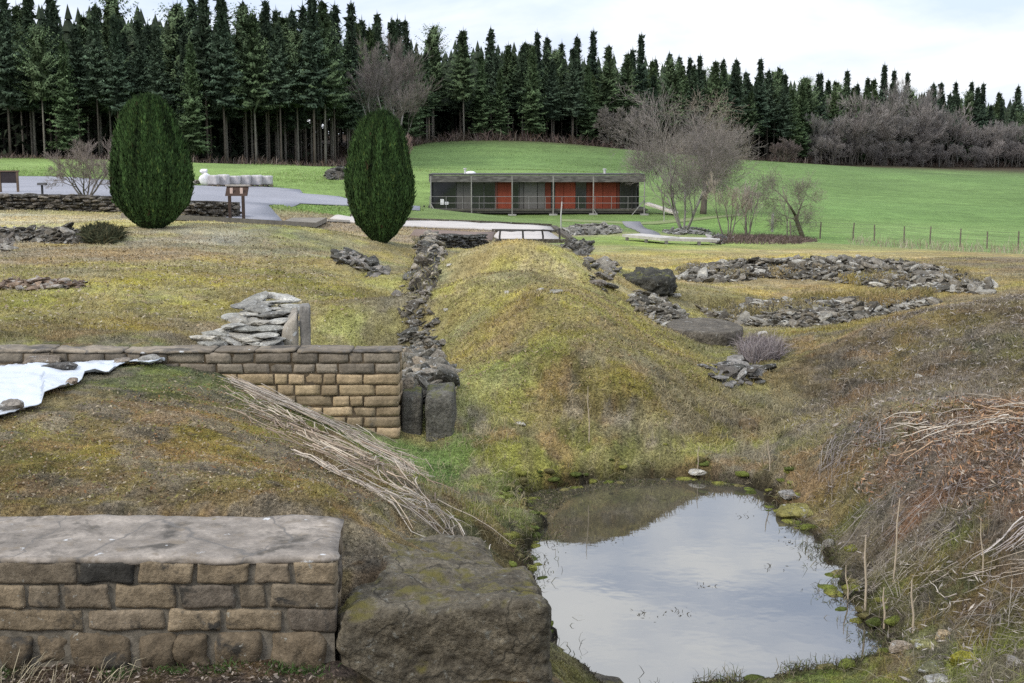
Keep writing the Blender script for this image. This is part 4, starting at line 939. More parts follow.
# ------------------------------------------------------------------ signs
def sign_board(label, px0, px1, py0, py1, pybase, board, postc, roof=False):
    x, y, z = hit((px0 + px1) / 2, pybase); s = mpp(y) * 1.012; w2 = (px1 - px0) / 2 * s
    t = thing('information_board', label, 'sign', (x, y, z)); zt_ = P(512, py0, y)[2] - z; zb_ = P(512, py1, y)[2] - z
    for sx in (-1, 1):
        m = M(); add_box(m, sx*(w2-.05)-.05, sx*(w2-.05)+.05, -.05, .05, -.2, (zb_ if roof else zt_), postc); m.build('post', m_wood, t)
    m = M(); 
    if roof:
        v = boxv(-w2-.1, w2+.1, -.05, .05, zb_+.001, zt_); v[4:, 1] += .32; m.add(v, BOXF, board); m.build('panel', m_wood, t)
        m = M(); v = boxv(-w2-.14, w2+.14, .20, .42, zt_+.002, zt_+.06); m.add(v, BOXF, (.35,.32,.29)); m.build('ledge', m_wood, t)
        for sx in (-1, 1):
            m = M(); v = boxv(sx*w2*.62-.05, sx*w2*.62+.05, -.09, -.055, (zb_+zt_)/2-.10+.0, (zb_+zt_)/2+.12); v[:, 1] += .12; m.add(v, BOXF, (.5,.38,.33)); m.build('fixing_plate', m_plain, t)
    else:
        add_box(m, -w2+.1, w2-.1, -.03, .03, zb_, zt_-.04, board); m.build('panel', m_wood, t)
        m = M(); add_box(m, -w2-.05, w2+.05, -.07, .07, zt_-.038, zt_+.03, postc); m.build('top_rail', m_wood, t)
    return t
sign_board('dark brown slanted reading panel on two posts behind the boardwalk', 229, 245, 186.5, 196, 221, (.055, .035, .026), (.05, .035, .028), True)
sign_board('dark board on two brown posts at the edge of the gravel yard', 0, 19, 171, 183, 193, (.035, .028, .03), (.12, .085, .06))
x, y, z = hit(42.5, 195.5); t = thing('bollard', 'short dark post with a flat box top beside the gravel yard', 'post', (x, y, z)); m = M(); add_tube(m, [(0,0,-.1),(0,0,.5)], .06, 8, (.03,.03,.032)); m.build('shaft', m_plain, t); m = M(); v = boxv(-.2,.2,-.14,.14,.501,.62); v[4:,1] += .06; m.add(v, BOXF, (.03,.03,.033)); m.build('head', m_plain, t)
# wrapped pallets on the gravel yard
m_wrap = mat('white_wrap', .6, noise=[(2.0, .72, 1.1, (3, 3, .5)), (7, .85, 1.06, (1, 1, 1))], spec=.3)
spots = [(214,2.1),(224,2),(235,2),(246,2),(257,2),(267,2)]
for k, (px, _) in enumerate(spots):
    x, y, z = hit(px, 186.5); t = thing('wrapped_pallet', 'white wrapped pallet of stone in the row on the gravel yard', 'pallet', (x, y, z), rnd.uniform(-.04, .04), 'wrapped pallets on the gravel yard')
    m = M(); v, f = superbox(9, 9, 7, 18); w_ = v * (.36 + .03 * (k % 3), .45, .36 + .02 * (k % 2)) + (0, 0, .50); w_[:, 2] += .04 * math.sin(k * 2.1) * v[:, 2]; w_ += .05 * np.stack([fbm(w_[:,0]*4+k, w_[:,1]*4, w_[:,2]*4, 3, j) for j in range(3)], 1); m.add(w_, f, lin((222, 217, 216)) * rnd.uniform(.55, .72)); m.build('wrapped_load', m_wrap, t, True)
    m = M(); 
    for xx in (-.38, 0, .38): add_box(m, xx-.05, xx+.05, -.45, .45, 0, .10, (.18,.14,.10))
    add_box(m, -.44, .44, -.46, .46, .101, .13, (.2,.16,.12)); m.build('pallet_base', m_wood, t)
x, y, z = hit(204.5, 185.5); m = M(); v, f = rock_shape(np.random.default_rng(3), 3, 12, 1, .1); m.add(v * (.5, .45, .6), f, (.78,.77,.78)); v, f = rock_shape(np.random.default_rng(5), 3, 12, 1, .1); m.add(v * (.32, .3, .2) + (-.05, 0, .62), f, (.78,.77,.78)); o = m.build('bulk_bag', m_wrap, None, True); o.location = (x, y, z + .45); tag(o, 'knotted white bulk bag at the left end of the pallet row', 'bag')
x, y, z = hit(197, 185); m = M(); stones(m, [(rnd.uniform(-.3,.3), rnd.uniform(-.2,.2), rnd.uniform(0,.3)) for _ in range(14)], [.3]*14); o = m.build('stone_heap', m_rock); o.location = (x, y, z); tag(o, 'small pile of loose grey stones left of the white bulk bag', 'heap')
# ------------------------------------------------------------------ trees and shrubs
m_needle = mat('spruce_needles', .9, noise=[(.35, .65, 1.35, (1, 1, 1)), (3, .75, 1.25, (1, 1, 1))], spec=.1, trans=.12)
m_bark = mat('bark', .95, noise=[(6, .7, 1.25, (1, 1, .3))], spec=.05)
m_twig = mat('bare_twigs', .95, noise=[(.8, .85, 1.12, (1, 1, 1))], spec=.05)
m_yew = mat('yew_foliage', .8, noise=[(1.2, .8, 1.2, (1, 1, .3)), (14, .75, 1.25, (1, 1, 1))], spec=.15, trans=.1)
def tris_from(a, b, c, col):
    """independent triangles from three (n,3) arrays"""
    n = len(a); v = np.stack([a, b, c], 1).reshape(-1, 3); f = np.arange(3 * n).reshape(n, 3)
    return v, f, np.repeat(col, 3, axis=0)
def spruce(seed, h=22.0, R=3.0, cb=.32, dens=1.0, col=(.030, .046, .027), bark=(.17, .15, .125), droop=.35, pine=False):
    r = np.random.default_rng(seed)
    mt_, mc_ = M(), M()
    bend = r.normal(0, .15, 2)
    zz = np.linspace(-.4, h * .985, 9); cz = np.repeat(np.where(zz[:, None] > h * cb * 1.05, np.array(bark)[None] * .3, np.array(bark)[None]), 6, 0); add_tube(mt_, np.stack([bend[0] * (zz / h) ** 2, bend[1] * (zz / h) ** 2, zz], 1), np.interp(zz, [0, h], [.20, .02]), 6, cz)  # bark colour darkened above the crown base, crown shade painted in
    A, B, C, K = [], [], [], []
    z = h * cb * r.uniform(.9, 1.1); z0 = z
    while z < h - .15:
        t = (z - z0) / (h - z0)
        L = 1.62 * R * (1 - t) ** (.95 if not pine else .5) * (.62 + .38 * min(1, t * 5 + .25)) 
        nb = int(r.integers(5, 8) * dens)
        for k in range(nb):
            if t < .25 and r.random() < .25: continue
            az = r.uniform(0, 6.28); l = L * r.uniform(.55, 1.15) + .05
            el = (.55 * t ** 2 - .20 * (1 - t)) * r.uniform(.6, 1.3) + (.3 if pine else 0)
            d = np.array([math.cos(az), math.sin(az), 0]); n = max(3, int(l / .26)); s = np.arange(1, n + 1) / n
            p = np.stack([d[0] * l * s, d[1] * l * s, z + l * s * math.sin(el) - droop * l * s ** 2 * .35 * (1 - t) + .22 * l * s ** 3], 1)
            sd = np.array([-d[1], d[0], 0])
            wdt = (.60 * (1 - .45 * s) * min(1, .06 + L / 3.0)) * r.uniform(.7, 1.3, n)
            for sg in (-1, 1):
                a = p + r.normal(0, .05, (n, 3)); b = p + d * .30 * min(1, .12 + L / 2.5) * r.uniform(.4, 1.4, n)[:, None] + sd * sg * wdt[:, None] * .5 + np.array([0, 0, -1]) * (.10 + .30 * r.random(n))[:, None] * min(1, .3 + L / 3)
                c = p + d * .12 + sd * sg * (wdt * r.uniform(.7, 1.2, n))[:, None] + np.array([0, 0, -1]) * (.30 * r.random(n) + .04)[:, None] * min(1, .3 + L / 3)
                A.append(a); B.append(b); C.append(c)
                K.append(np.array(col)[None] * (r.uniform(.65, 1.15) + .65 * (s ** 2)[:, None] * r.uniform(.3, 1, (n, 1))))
        z += r.uniform(.26, .46) * (1 if t < .8 else .55)
    A.append(np.array([[-.12, 0, h - .9], [0, -.12, h - .9]])); B.append(np.array([[.12, 0, h - .9], [0, .12, h - .9]])); C.append(np.array([[0, 0, h + .9]] * 2)); K.append(np.tile(np.array(col), (2, 1)))
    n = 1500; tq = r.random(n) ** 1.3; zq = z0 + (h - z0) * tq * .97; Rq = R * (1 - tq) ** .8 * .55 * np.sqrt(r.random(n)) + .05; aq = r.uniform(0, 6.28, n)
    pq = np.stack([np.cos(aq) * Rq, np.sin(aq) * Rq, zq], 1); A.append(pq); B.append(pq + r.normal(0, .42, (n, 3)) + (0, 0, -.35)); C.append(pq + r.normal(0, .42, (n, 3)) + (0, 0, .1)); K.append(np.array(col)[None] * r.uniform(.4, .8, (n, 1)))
    # dead twigs on the bare lower trunk
    for k in range(14):
        zz = r.uniform(h * .08, z0); az = r.uniform(0, 6.28); l = r.uniform(.5, 1.6); add_tube(mt_, [(0, 0, zz), (math.cos(az) * l, math.sin(az) * l, zz - r.uniform(-.1, .5))], [.02, .008], 3, np.array(bark) * .7)
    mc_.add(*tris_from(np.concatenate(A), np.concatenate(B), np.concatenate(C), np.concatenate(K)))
    return mt_, mc_
def proto(name, label, cat, mt_, mc_, mat_c, group=None, mat_t=None):
    t = thing(name, label, cat, group=group)
    o1 = mt_.build('trunk', mat_t or m_bark, t, True); o2 = mc_.build('crown', mat_c, t)
    _kids[t] = [o1, o2]; return t
SPL = {'l': 'tall dark spruce in the left forest row behind the gravel yard', 'c': 'tall dark spruce in the forest row behind the pavilion', 'r': 'dark spruce rising behind the bare woods right of the field'}
SPG = {'l': 'spruces of the left forest', 'c': 'spruces of the forest behind the pavilion', 'r': 'spruces behind the bare woods'}
PRO = []
specs = [(1, 22, 2.7, .34, 1, (.026,.042,.026)), (2, 23.5, 2.3, .30, 1, (.024,.038,.026)), (3, 21, 3.1, .38, 1, (.032,.050,.026)), (4, 22.5, 2.6, .42, .9, (.028,.044,.030)), (5, 20, 2.9, .28, 1.1, (.036,.056,.026)), (6, 24, 2.2, .36, 1, (.022,.036,.025)), (7, 21.5, 3.3, .45, .8, (.044,.066,.036)), (8, 19, 2.6, .12, 1.0, (.032,.052,.026))]
for sdd, h, R, cb, dn, cl in specs:
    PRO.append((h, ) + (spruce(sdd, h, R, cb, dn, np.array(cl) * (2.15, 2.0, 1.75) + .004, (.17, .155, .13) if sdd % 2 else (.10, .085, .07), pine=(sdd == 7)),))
protos = []
def line_at(s):
    seg = np.linalg.norm(np.diff(FW, axis=0), axis=1); cs = np.concatenate([[0], np.cumsum(seg)])
    return np.array([np.interp(s, cs, FW[:, 0]), np.interp(s, cs, FW[:, 1])]), cs
_, cs = line_at(0)
def proj(x, y, z):
    dz = EYE - z; dd = y * CP + dz * SP; return 512 + F * x / dd, 341.5 + F * (dz * CP - y * SP) / dd
first = {}
spots = []
for row in range(9):
    s = rng.uniform(0, 3)
    while s < cs[-1]:
        p, _ = line_at(s); q, _ = line_at(s + 1); d = q - p; d /= np.linalg.norm(d); nrm = np.array([-d[1], d[0]]); 
        if nrm[1] < 0: nrm = -nrm
        w_ = p + nrm * (1.2 + row * 3.9 + rng.uniform(-1.2, 1.2)) + d * rng.uniform(-.8, .8)
        px, _py = proj(w_[0], w_[1], Hf(w_[0], w_[1]))
        vis = -30 < px < 1054
        if vis: spots.append((row, px, w_))
        s += rng.uniform(2.9, 5.6) * (1.0 if p[1] < 240 else 1.25)
spots.sort(key=lambda q: q[0])
main = spots[:292]; rest = spots[292:]
nprot = len(PRO); made = [None] * nprot
for i, (row, px, w_) in enumerate(main):
    k = int(rng.integers(nprot)); 
    if row > 0 and k == 7: k = 2
    side = 'l' if px < 380 else ('c' if px < 760 else 'r')
    h, (mt_, mc_) = PRO[k]
    sc = rng.uniform(.80, 1.12) * (1.0 if row < 2 else 1.02) * (1.02 if side == 'l' else 1.0) * {'l': .91, 'c': .93, 'r': .97}[side]
    if side == 'l' and row == 0 and 20 < px < 200: sc *= 1.0
    z = float(Hf(w_[0], w_[1])) - .1
    if made[k] is None:
        t = proto('spruce_tree', SPL[side], 'tree', mt_, mc_, m_needle, SPG[side]); made[k] = t
        t.location = (w_[0], w_[1], z); t.rotation_euler = (0, 0, rng.uniform(0, 6.28)); t.scale = (sc, sc, sc * rng.uniform(.94, 1.05))
    else:
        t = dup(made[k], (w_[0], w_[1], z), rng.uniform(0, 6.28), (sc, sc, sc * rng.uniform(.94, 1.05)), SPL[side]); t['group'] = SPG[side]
# the depth of the forest behind the counted trees
mf = M()
def lowtree(m, x, y, z, h, R, c, cb_=.3):
    add_tube(m, [(x, y, z), (x, y, z + h)], [.2, .03], 4, (.05, .045, .04)); cb = h * max(cb_, .38); n = 8; q0 = 46
    az_ = rng.uniform(0, 6.28, q0); rr_ = R * np.sqrt(rng.random(q0)) * .9; zz_ = z + rng.uniform(.2, cb + 1.5, q0) if cb_ < .2 else z + rng.uniform(cb * .7, cb + 1.5, q0)
    pq = np.stack([x + np.cos(az_) * rr_, y + np.sin(az_) * rr_, zz_], 1)
    m.add(*tris_from(pq, pq + rng.normal(0, .8, (q0, 3)), pq + rng.normal(0, .8, (q0, 3)), np.tile(np.asarray(c) * .8, (q0, 1))))
    for k in range(n):
        t = k / n; zz = z + cb + (h - cb) * t; rr = R * (1 - t) ** .85; a = np.arange(9) * 2 * math.pi / 9 + rng.uniform(0, 1); q = rr * rng.uniform(.7, 1.25, 9)
        v = np.concatenate([[(x, y, zz + (h - cb) / n * (1.9 if k < n - 2 else 1.25))], np.stack([x + np.cos(a) * q, y + np.sin(a) * q, zz - q * .25], 1)])
        m.add(v, [(0, 1 + j, 1 + (j + 1) % 9) for j in range(9)], c)
for row, px, w_ in rest: lowtree(mf, w_[0], w_[1], float(Hf(w_[0], w_[1])), rng.uniform(17.5, 21.5), 3.4, np.array((.044, .058, .036)) * rng.uniform(.7, 1.2), .12)
for row in range(14):
    s = rng.uniform(0, 4)
    while s < cs[-1]:
        p, _ = line_at(s); q, _ = line_at(s + 1); d = q - p; d /= np.linalg.norm(d); nrm = np.array([-d[1], d[0]]); nrm = nrm if nrm[1] > 0 else -nrm
        w_ = p + nrm * (36 + row * 5 + rng.uniform(-2, 2)); lowtree(mf, w_[0], w_[1], float(Hf(w_[0], w_[1])) - .1, rng.uniform(17, 21), 4.0, np.array((.040, .054, .034)) * rng.uniform(.7, 1.2), .02); s += rng.uniform(4, 6.5)
o = mf.build('spruce_forest', m_needle); tag(o, 'dense dark spruce forest filling the ground behind the front rows of trees', 'forest', kind='stuff')

# bare broadleaved trees
def bare(seed, h=6.0, stems=1, r0=.10, spread=.55, levels=5, kids=(3, 4), col=(.17, .145, .12), tcol=(.13, .115, .095), up=.25, fork=.35, lean=0.0, twig_r=.006, ratio=.68, tipcol=None, stemspread=.25):
    r = np.random.default_rng(seed); mt_, mc_ = M(), M()
    tipcol = tipcol or col
    segA, segB, segR = [], [], []
    def branch(p, d, L, rad, lev):
        n = 4 if lev < 2 else 3; pts = [p]; q = p; dd = d
        for i in range(n):
            dd = dd + r.normal(0, .13 if lev else .06, 3) + np.array([0, 0, up * .25]); dd /= np.linalg.norm(dd); q = q + dd * L / n; pts.append(q)
        r1 = rad * (.55 if lev else .6)
        if lev < 2: add_tube(mt_, pts, np.linspace(rad, r1, n + 1), 7 if lev == 0 else 5, tcol)
        elif lev < 3: add_tube(mc_, pts, np.linspace(rad, r1, n + 1), 3, col)
        else:
            for i in range(n): segA.append(pts[i]); segB.append(pts[i + 1]); segR.append(max(twig_r, rad * (1 - i * .25)))
        if lev >= levels: return
        nk = int(r.integers(kids[0], kids[1] + 1)) + (1 if lev >= 2 else 0)
        for k in range(nk):
            t = r.uniform(fork if lev == 0 else .25, 1.0) if k else 1.0; j = min(n - 1, int(t * n)); fr = t * n - j
            b = pts[j] + (pts[j + 1] - pts[j]) * fr
            ax = r.normal(0, 1, 3); ax -= ax @ dd * dd; ax /= np.linalg.norm(ax) + 1e-9
            sp = spread * r.uniform(.6, 1.35) * (.5 if k == 0 else 1)
            nd = dd * math.cos(sp) + ax * math.sin(sp); nd[2] += up * .5; nd /= np.linalg.norm(nd)
            branch(b, nd, L * ratio * r.uniform(.75, 1.15), r1 * (.9 if k == 0 else .68), lev + 1)
    tot = sum(ratio ** k for k in range(levels + 1)) * .92
    for s in range(stems):
        az = 6.28 * s / max(stems, 1) + r.uniform(-.4, .4); ss = stemspread if stems > 1 else 0
        d = np.array([math.cos(az) * ss + lean, math.sin(az) * ss, 1.0]); d /= np.linalg.norm(d)
        branch(np.array([math.cos(az), math.sin(az), 0]) * (r0 * 1.5 if stems > 1 else 0) - np.array([0, 0, .15]), d, h / tot * r.uniform(.85, 1.05), r0, 0)
    A = np.array(segA); B = np.array(segB); Rr = np.array(segR)[:, None]
    d = B - A; sd = np.cross(d, r.normal(size=d.shape)); sd /= np.linalg.norm(sd, axis=1)[:, None] + 1e-9; s2 = np.cross(d, sd); s2 /= np.linalg.norm(s2, axis=1)[:, None] + 1e-9
    n = len(A); V = np.stack([A + sd * Rr, A - sd * .5 * Rr + s2 * .87 * Rr, A - sd * .5 * Rr - s2 * .87 * Rr, B + sd * Rr * .6, B - sd * .3 * Rr + s2 * .5 * Rr, B - sd * .3 * Rr - s2 * .5 * Rr], 1).reshape(-1, 3)
    base = (np.arange(n) * 6)[:, None]; Fq = np.concatenate([base + np.array(q) for q in ((0,1,4),(0,4,3),(1,2,5),(1,5,4),(2,0,3),(2,3,5))])
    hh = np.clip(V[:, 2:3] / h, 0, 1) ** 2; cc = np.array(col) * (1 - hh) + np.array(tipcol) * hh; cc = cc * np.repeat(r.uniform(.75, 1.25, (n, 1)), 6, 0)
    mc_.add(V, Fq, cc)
    return mt_, mc_
def plant_bare(name, label, px, py, toppx, cat='tree', rz=0.0, y=None, **kw):
    p = hit(px, py) if y is None else P(px, py, y); s = mpp(p[1]); h = toppx * s * 1.01
    mt_, mc_ = bare(h=h, **kw); t = thing(name, label, cat, p, rz)
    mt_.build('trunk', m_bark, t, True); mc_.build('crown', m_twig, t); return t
GRT = (.23, .20, .175); PLT = (.34, .30, .25)
plant_bare('bare_bush', 'wide bare grey brown bush with many stems left of the bigger yew', 86, 197, 68, 'bush', seed=11, stems=6, r0=.05, spread=.60, levels=5, kids=(3, 4), col=(.20,.165,.14), tipcol=(.24,.20,.175), stemspread=.95, up=.10, twig_r=.005)
plant_bare('bare_tree', 'tall pale bare tree with several thin stems on the stone ringed lawn spot', 684, 231, 134, seed=12, stems=5, r0=.075, spread=.60, levels=6, kids=(2, 4), col=(.20,.175,.155), tipcol=(.25,.22,.20), tcol=(.24,.22,.195), stemspread=.45, up=.14, twig_r=.0065, ratio=.74)
plant_bare('bare_tree', 'thick trunked bare tree with a wide pale crown behind the stone ringed tree', 703, 214, 119, seed=13, r0=.28, spread=1.0, levels=6, kids=(3, 4), col=(.20,.175,.14), tipcol=(.27,.225,.18), tcol=(.13,.11,.09), up=.05, fork=.25, twig_r=.009, ratio=.80)
plant_bare('bare_tree', 'dark leaning bare trunk beside the pavilion ramp', 676, 211, 92, seed=14, r0=.14, spread=.5, levels=5, kids=(2, 3), col=(.22,.19,.165), tipcol=(.29,.25,.22), tcol=(.05,.045,.038), lean=-.25, up=.10, twig_r=.008, ratio=.74)
plant_bare('bare_tree', 'slender bare tree with drooping twigs close behind the pavilion ramp', 664, 216, 86, seed=15, r0=.06, spread=.5, levels=5, kids=(3, 3), col=(.25,.22,.19), tipcol=(.30,.26,.23), up=.35, twig_r=.009, ratio=.74)
plant_bare('bare_shrub', 'small bare shrub with branching stems standing left of its taller neighbour by the walkway end', 727, 238, 62, 'shrub', seed=16, stems=4, r0=.045, spread=.5, levels=5, kids=(2, 3), col=(.24,.20,.16), tipcol=(.30,.26,.20), stemspread=.45, up=.3, twig_r=.007)
plant_bare('bare_shrub', 'upright pale bare shrub between the walkway end and the leaning bare tree', 747, 238, 60, 'shrub', seed=17, stems=5, r0=.04, spread=.4, levels=5, kids=(2, 3), col=(.27,.24,.20), tipcol=(.32,.28,.24), stemspread=.22, up=.45, twig_r=.007)
plant_bare('bare_tree', 'leaning bare tree with a broad dark crown standing alone at the field edge', 803, 238, 98, seed=23, r0=.17, spread=.95, levels=6, kids=(3, 4), col=(.19,.165,.13), tipcol=(.25,.22,.185), tcol=(.10,.088,.06), lean=-.30, up=.03, fork=.55, twig_r=.006, ratio=.80)
plant_bare('bare_sapling', 'thin bare sapling just left of the leaning tree', 787, 240, 50, 'sapling', seed=19, r0=.05, spread=.4, levels=4, kids=(3, 3), col=(.24,.21,.17), up=.4, twig_r=.006)
plant_bare('bare_shrub', 'round grey bare bush in front of the forest behind the pavilion', 622, 152, 50, 'shrub', y=270, seed=20, stems=6, r0=.14, spread=.6, levels=6, kids=(3, 3), col=(.14,.125,.11), tipcol=(.20,.18,.16), stemspread=.7, up=.2, twig_r=.035)
plant_bare('bare_shrub', 'low brown bush on the crest of the field behind the leaning bare tree', 785, 161, 24, 'shrub', y=300, seed=21, stems=7, r0=.10, spread=.6, levels=5, kids=(3, 4), col=(.12,.095,.085), tipcol=(.17,.14,.13), stemspread=.9, up=.2, twig_r=.03)
plant_bare('bare_shrub', 'reddish bare bush behind the nearer yew at the field corner', 404, 168, 34, 'shrub', seed=22, stems=5, r0=.06, spread=.5, levels=5, kids=(3, 3), col=(.21,.14,.12), tipcol=(.26,.18,.16), stemspread=.5, up=.3, twig_r=.018)
# bare trees among and before the spruces
BW = [bare(seed=31, h=15, r0=.24, spread=.70, levels=6, kids=(3, 4), col=(.18,.16,.145), tipcol=(.31,.285,.265), up=.14, twig_r=.03, ratio=.74, fork=.15), bare(seed=32, h=13, stems=3, r0=.16, spread=.5, levels=6, kids=(2, 3), col=(.17,.15,.138), tipcol=(.30,.27,.25), stemspread=.35, up=.18, twig_r=.03, ratio=.75, fork=.1), bare(seed=33, h=17, r0=.22, spread=.42, levels=6, kids=(3, 3), col=(.16,.145,.13), tipcol=(.27,.25,.235), tcol=(.20,.19,.17), up=.30, twig_r=.022, ratio=.74, fork=.2)]
BW.append(bare(seed=37, h=17, r0=.17, stems=2, stemspread=.12, spread=.46, levels=6, kids=(3, 3), col=(.15,.13,.118), tipcol=(.19,.165,.15), tcol=(.24,.22,.20), up=.22, twig_r=.016, ratio=.70, fork=.35))
BWm = [None] * 4
def bwood(k, px, d, off, sc, label, group=None, yy=None):
    y = yy if yy else np.interp(px, [f_[0] for f_ in FOREST], [f_[1] for f_ in FOREST]) + off
    x = (px - 512) / F * y; loc_ = (x, y, float(Hf(x, y)) - .1)
    if BWm[k] is None: t = proto('bare_tree', label, 'tree', *BW[k], m_twig, group); BWm[k] = t; t.location = loc_; t.scale = (sc,) * 3; t.rotation_euler = (0, 0, rng.uniform(0, 6.28))
    else: 
        t = dup(BWm[k], loc_, rng.uniform(0, 6.28), sc, label)
        if group: t['group'] = group
        elif 'group' in t: del t['group']
    return t
for px, sc in ((379, 1.15), (399, 1.22)):
    bwood(3, px, 0, -4, sc, 'tall pale bare tree among the spruces above the nearer yew', 'pale bare trees in the forest gap above the nearer yew', yy={379: 187, 399: 199}[px])
px = 812
while px < 1060:
    bwood(int(rng.integers(3)), px, 0, -6 + rng.uniform(-3, 6), rng.uniform(.85, 1.15) * (1.32 if 845 < px < 945 else .92), 'bushy grey brown bare tree in the woods along the right of the field', 'bare trees of the right hand woods'); px += rng.uniform(6, 10)
px = 818
while px < 1060:
    bwood(int(rng.integers(2)), px, 0, -11 + rng.uniform(-2, 2), rng.uniform(.45, .7), 'bushy grey brown bare tree in the woods along the right of the field', 'bare trees of the right hand woods'); px += rng.uniform(8, 13)
# brown undergrowth along the forest edge
mu = M()
def strands(m, x, y, z, L, w, el, az, col, curl=.3, r=None):
    """thin bent strips: arrays"""
    n = len(x); r = r or rng; p0 = np.stack([x, y, z], 1)
    d = np.stack([np.cos(az) * np.cos(el), np.sin(az) * np.cos(el), np.sin(el)], 1)
    sd = np.cross(d, r.normal(size=(n, 3))); sd /= np.linalg.norm(sd, axis=1)[:, None] + 1e-9
    dn = np.array([0, 0, -1.0])
    p1 = p0 + d * (L * .5)[:, None] + sd * (L * .06)[:, None]; p2 = p0 + d * L[:, None] + (dn * (curl * L)[:, None] if not np.isscalar(curl) else dn * (curl * L)[:, None])
    W = w[:, None] * .5
    V = np.stack([p0 - sd * W, p0 + sd * W, p1 - sd * W * .8, p1 + sd * W * .8, p2], 1).reshape(-1, 3)
    b = (np.arange(n) * 5)[:, None]; Fq = np.concatenate([b + np.array(q) for q in ((0,1,3),(0,3,2),(2,3,4))])
    m.add(V, Fq, np.repeat(col, 5, axis=0))
n = 26000; s = rng.uniform(0, cs[-1], n); pp = np.stack([np.interp(s, cs, FW[:, 0]), np.interp(s, cs, FW[:, 1])], 1)
off = rng.normal(0, 2.2, n); x, y = pp[:, 0] + rng.normal(0, 1, n), pp[:, 1] + off
dens = .5 + .5 * vnoise(s * .12, s * 0, seed=3); keep = rng.random(n) < .25 + .75 * dens; x, y, dens = x[keep], y[keep], dens[keep]; n = len(x)
hL = rng.uniform(.4, 2.0, n) * (.5 + dens) * np.where(y > 240, 1.5, .8); cu = np.array([(.12,.085,.065),(.16,.12,.10),(.10,.075,.055),(.19,.16,.13),(.11,.075,.07)])[rng.integers(0, 5, n)]
strands(mu, x, y, Hf(x, y) - .05, hL, np.full(n, .09) * np.where(y > 240, 1.5, 1), rng.uniform(.6, 1.5, n), rng.uniform(0, 6.28, n), cu * rng.uniform(.6, 1.2, (n, 1)), .25)
o = mu.build('undergrowth', m_twig); tag(o, 'brown bracken and bramble undergrowth along the foot of the forest', 'undergrowth', kind='stuff')
# brambles below the walkway end
def scrub(name, label, cat, poly, n, L, w, cols, el=(.5, 1.4), curl=.3, kind=None, mt=None, az=None, dz=0.0, azs=.5):
    W = hits([p[0] for p in poly], [p[1] for p in poly])[:, :2]; w0, w1 = W.min(0), W.max(0)
    xs = rng.uniform(w0[0], w1[0], n * 8); yy = rng.uniform(w0[1], w1[1], n * 8); k = np.where(poly_sdf(xs, yy, W) < 0)[0][:n]; xs, yy = xs[k], yy[k]; n = len(xs)
    m = M(); cc = np.array(cols)[rng.integers(0, len(cols), n)] * rng.uniform(.65, 1.3, (n, 1)); z = Hf(xs, yy) - .01 + rng.uniform(0, 1, n) * dz
    strands(m, xs, yy, z, rng.uniform(*L, n), rng.uniform(*w, n), rng.uniform(*el, n), rng.uniform(0, 6.28, n) if az is None else rng.normal(az, azs, n), cc, curl)
    o = m.build(name, mt or m_twig); tag(o, label, cat, kind=kind); return o
scrub('bramble_patch', 'low dark brown bramble patch under the bare shrubs by the field edge', 'brambles', [(716,239),(760,236),(800,238),(818,241),(800,244),(720,245)], 4500, (.15,.55), (.015,.035), [(.11,.08,.07),(.15,.11,.095),(.09,.07,.06)], kind='stuff')
scrub('heather_tuft', 'grey purple twiggy heather tuft below the round stone slab', 'shrub', [(738,352),(760,346),(782,352),(780,362),(752,366)], 2600, (.15,.5), (.004,.009), [(.22,.19,.185),(.17,.14,.14),(.27,.24,.23)], el=(.6, 1.5))
scrub('dark_bush', 'small clipped dark green bush ending the stone footing in the left meadow', 'bush', [(84,236),(100,232),(118,235),(120,242),(104,245),(86,243)], 5000, (.1,.5), (.02,.05), [(.05,.055,.03),(.07,.065,.035),(.04,.045,.025)], el=(.4, 1.5))
scrub('dead_weeds', 'tall pale dead weeds standing along the wire fence', 'weeds', [(850,238),(1060,245),(1060,256),(850,246)], 1100, (.3,.9), (.010,.022), [(.30,.25,.18),(.24,.19,.14),(.36,.32,.25)], el=(1.0, 1.5), kind='stuff')
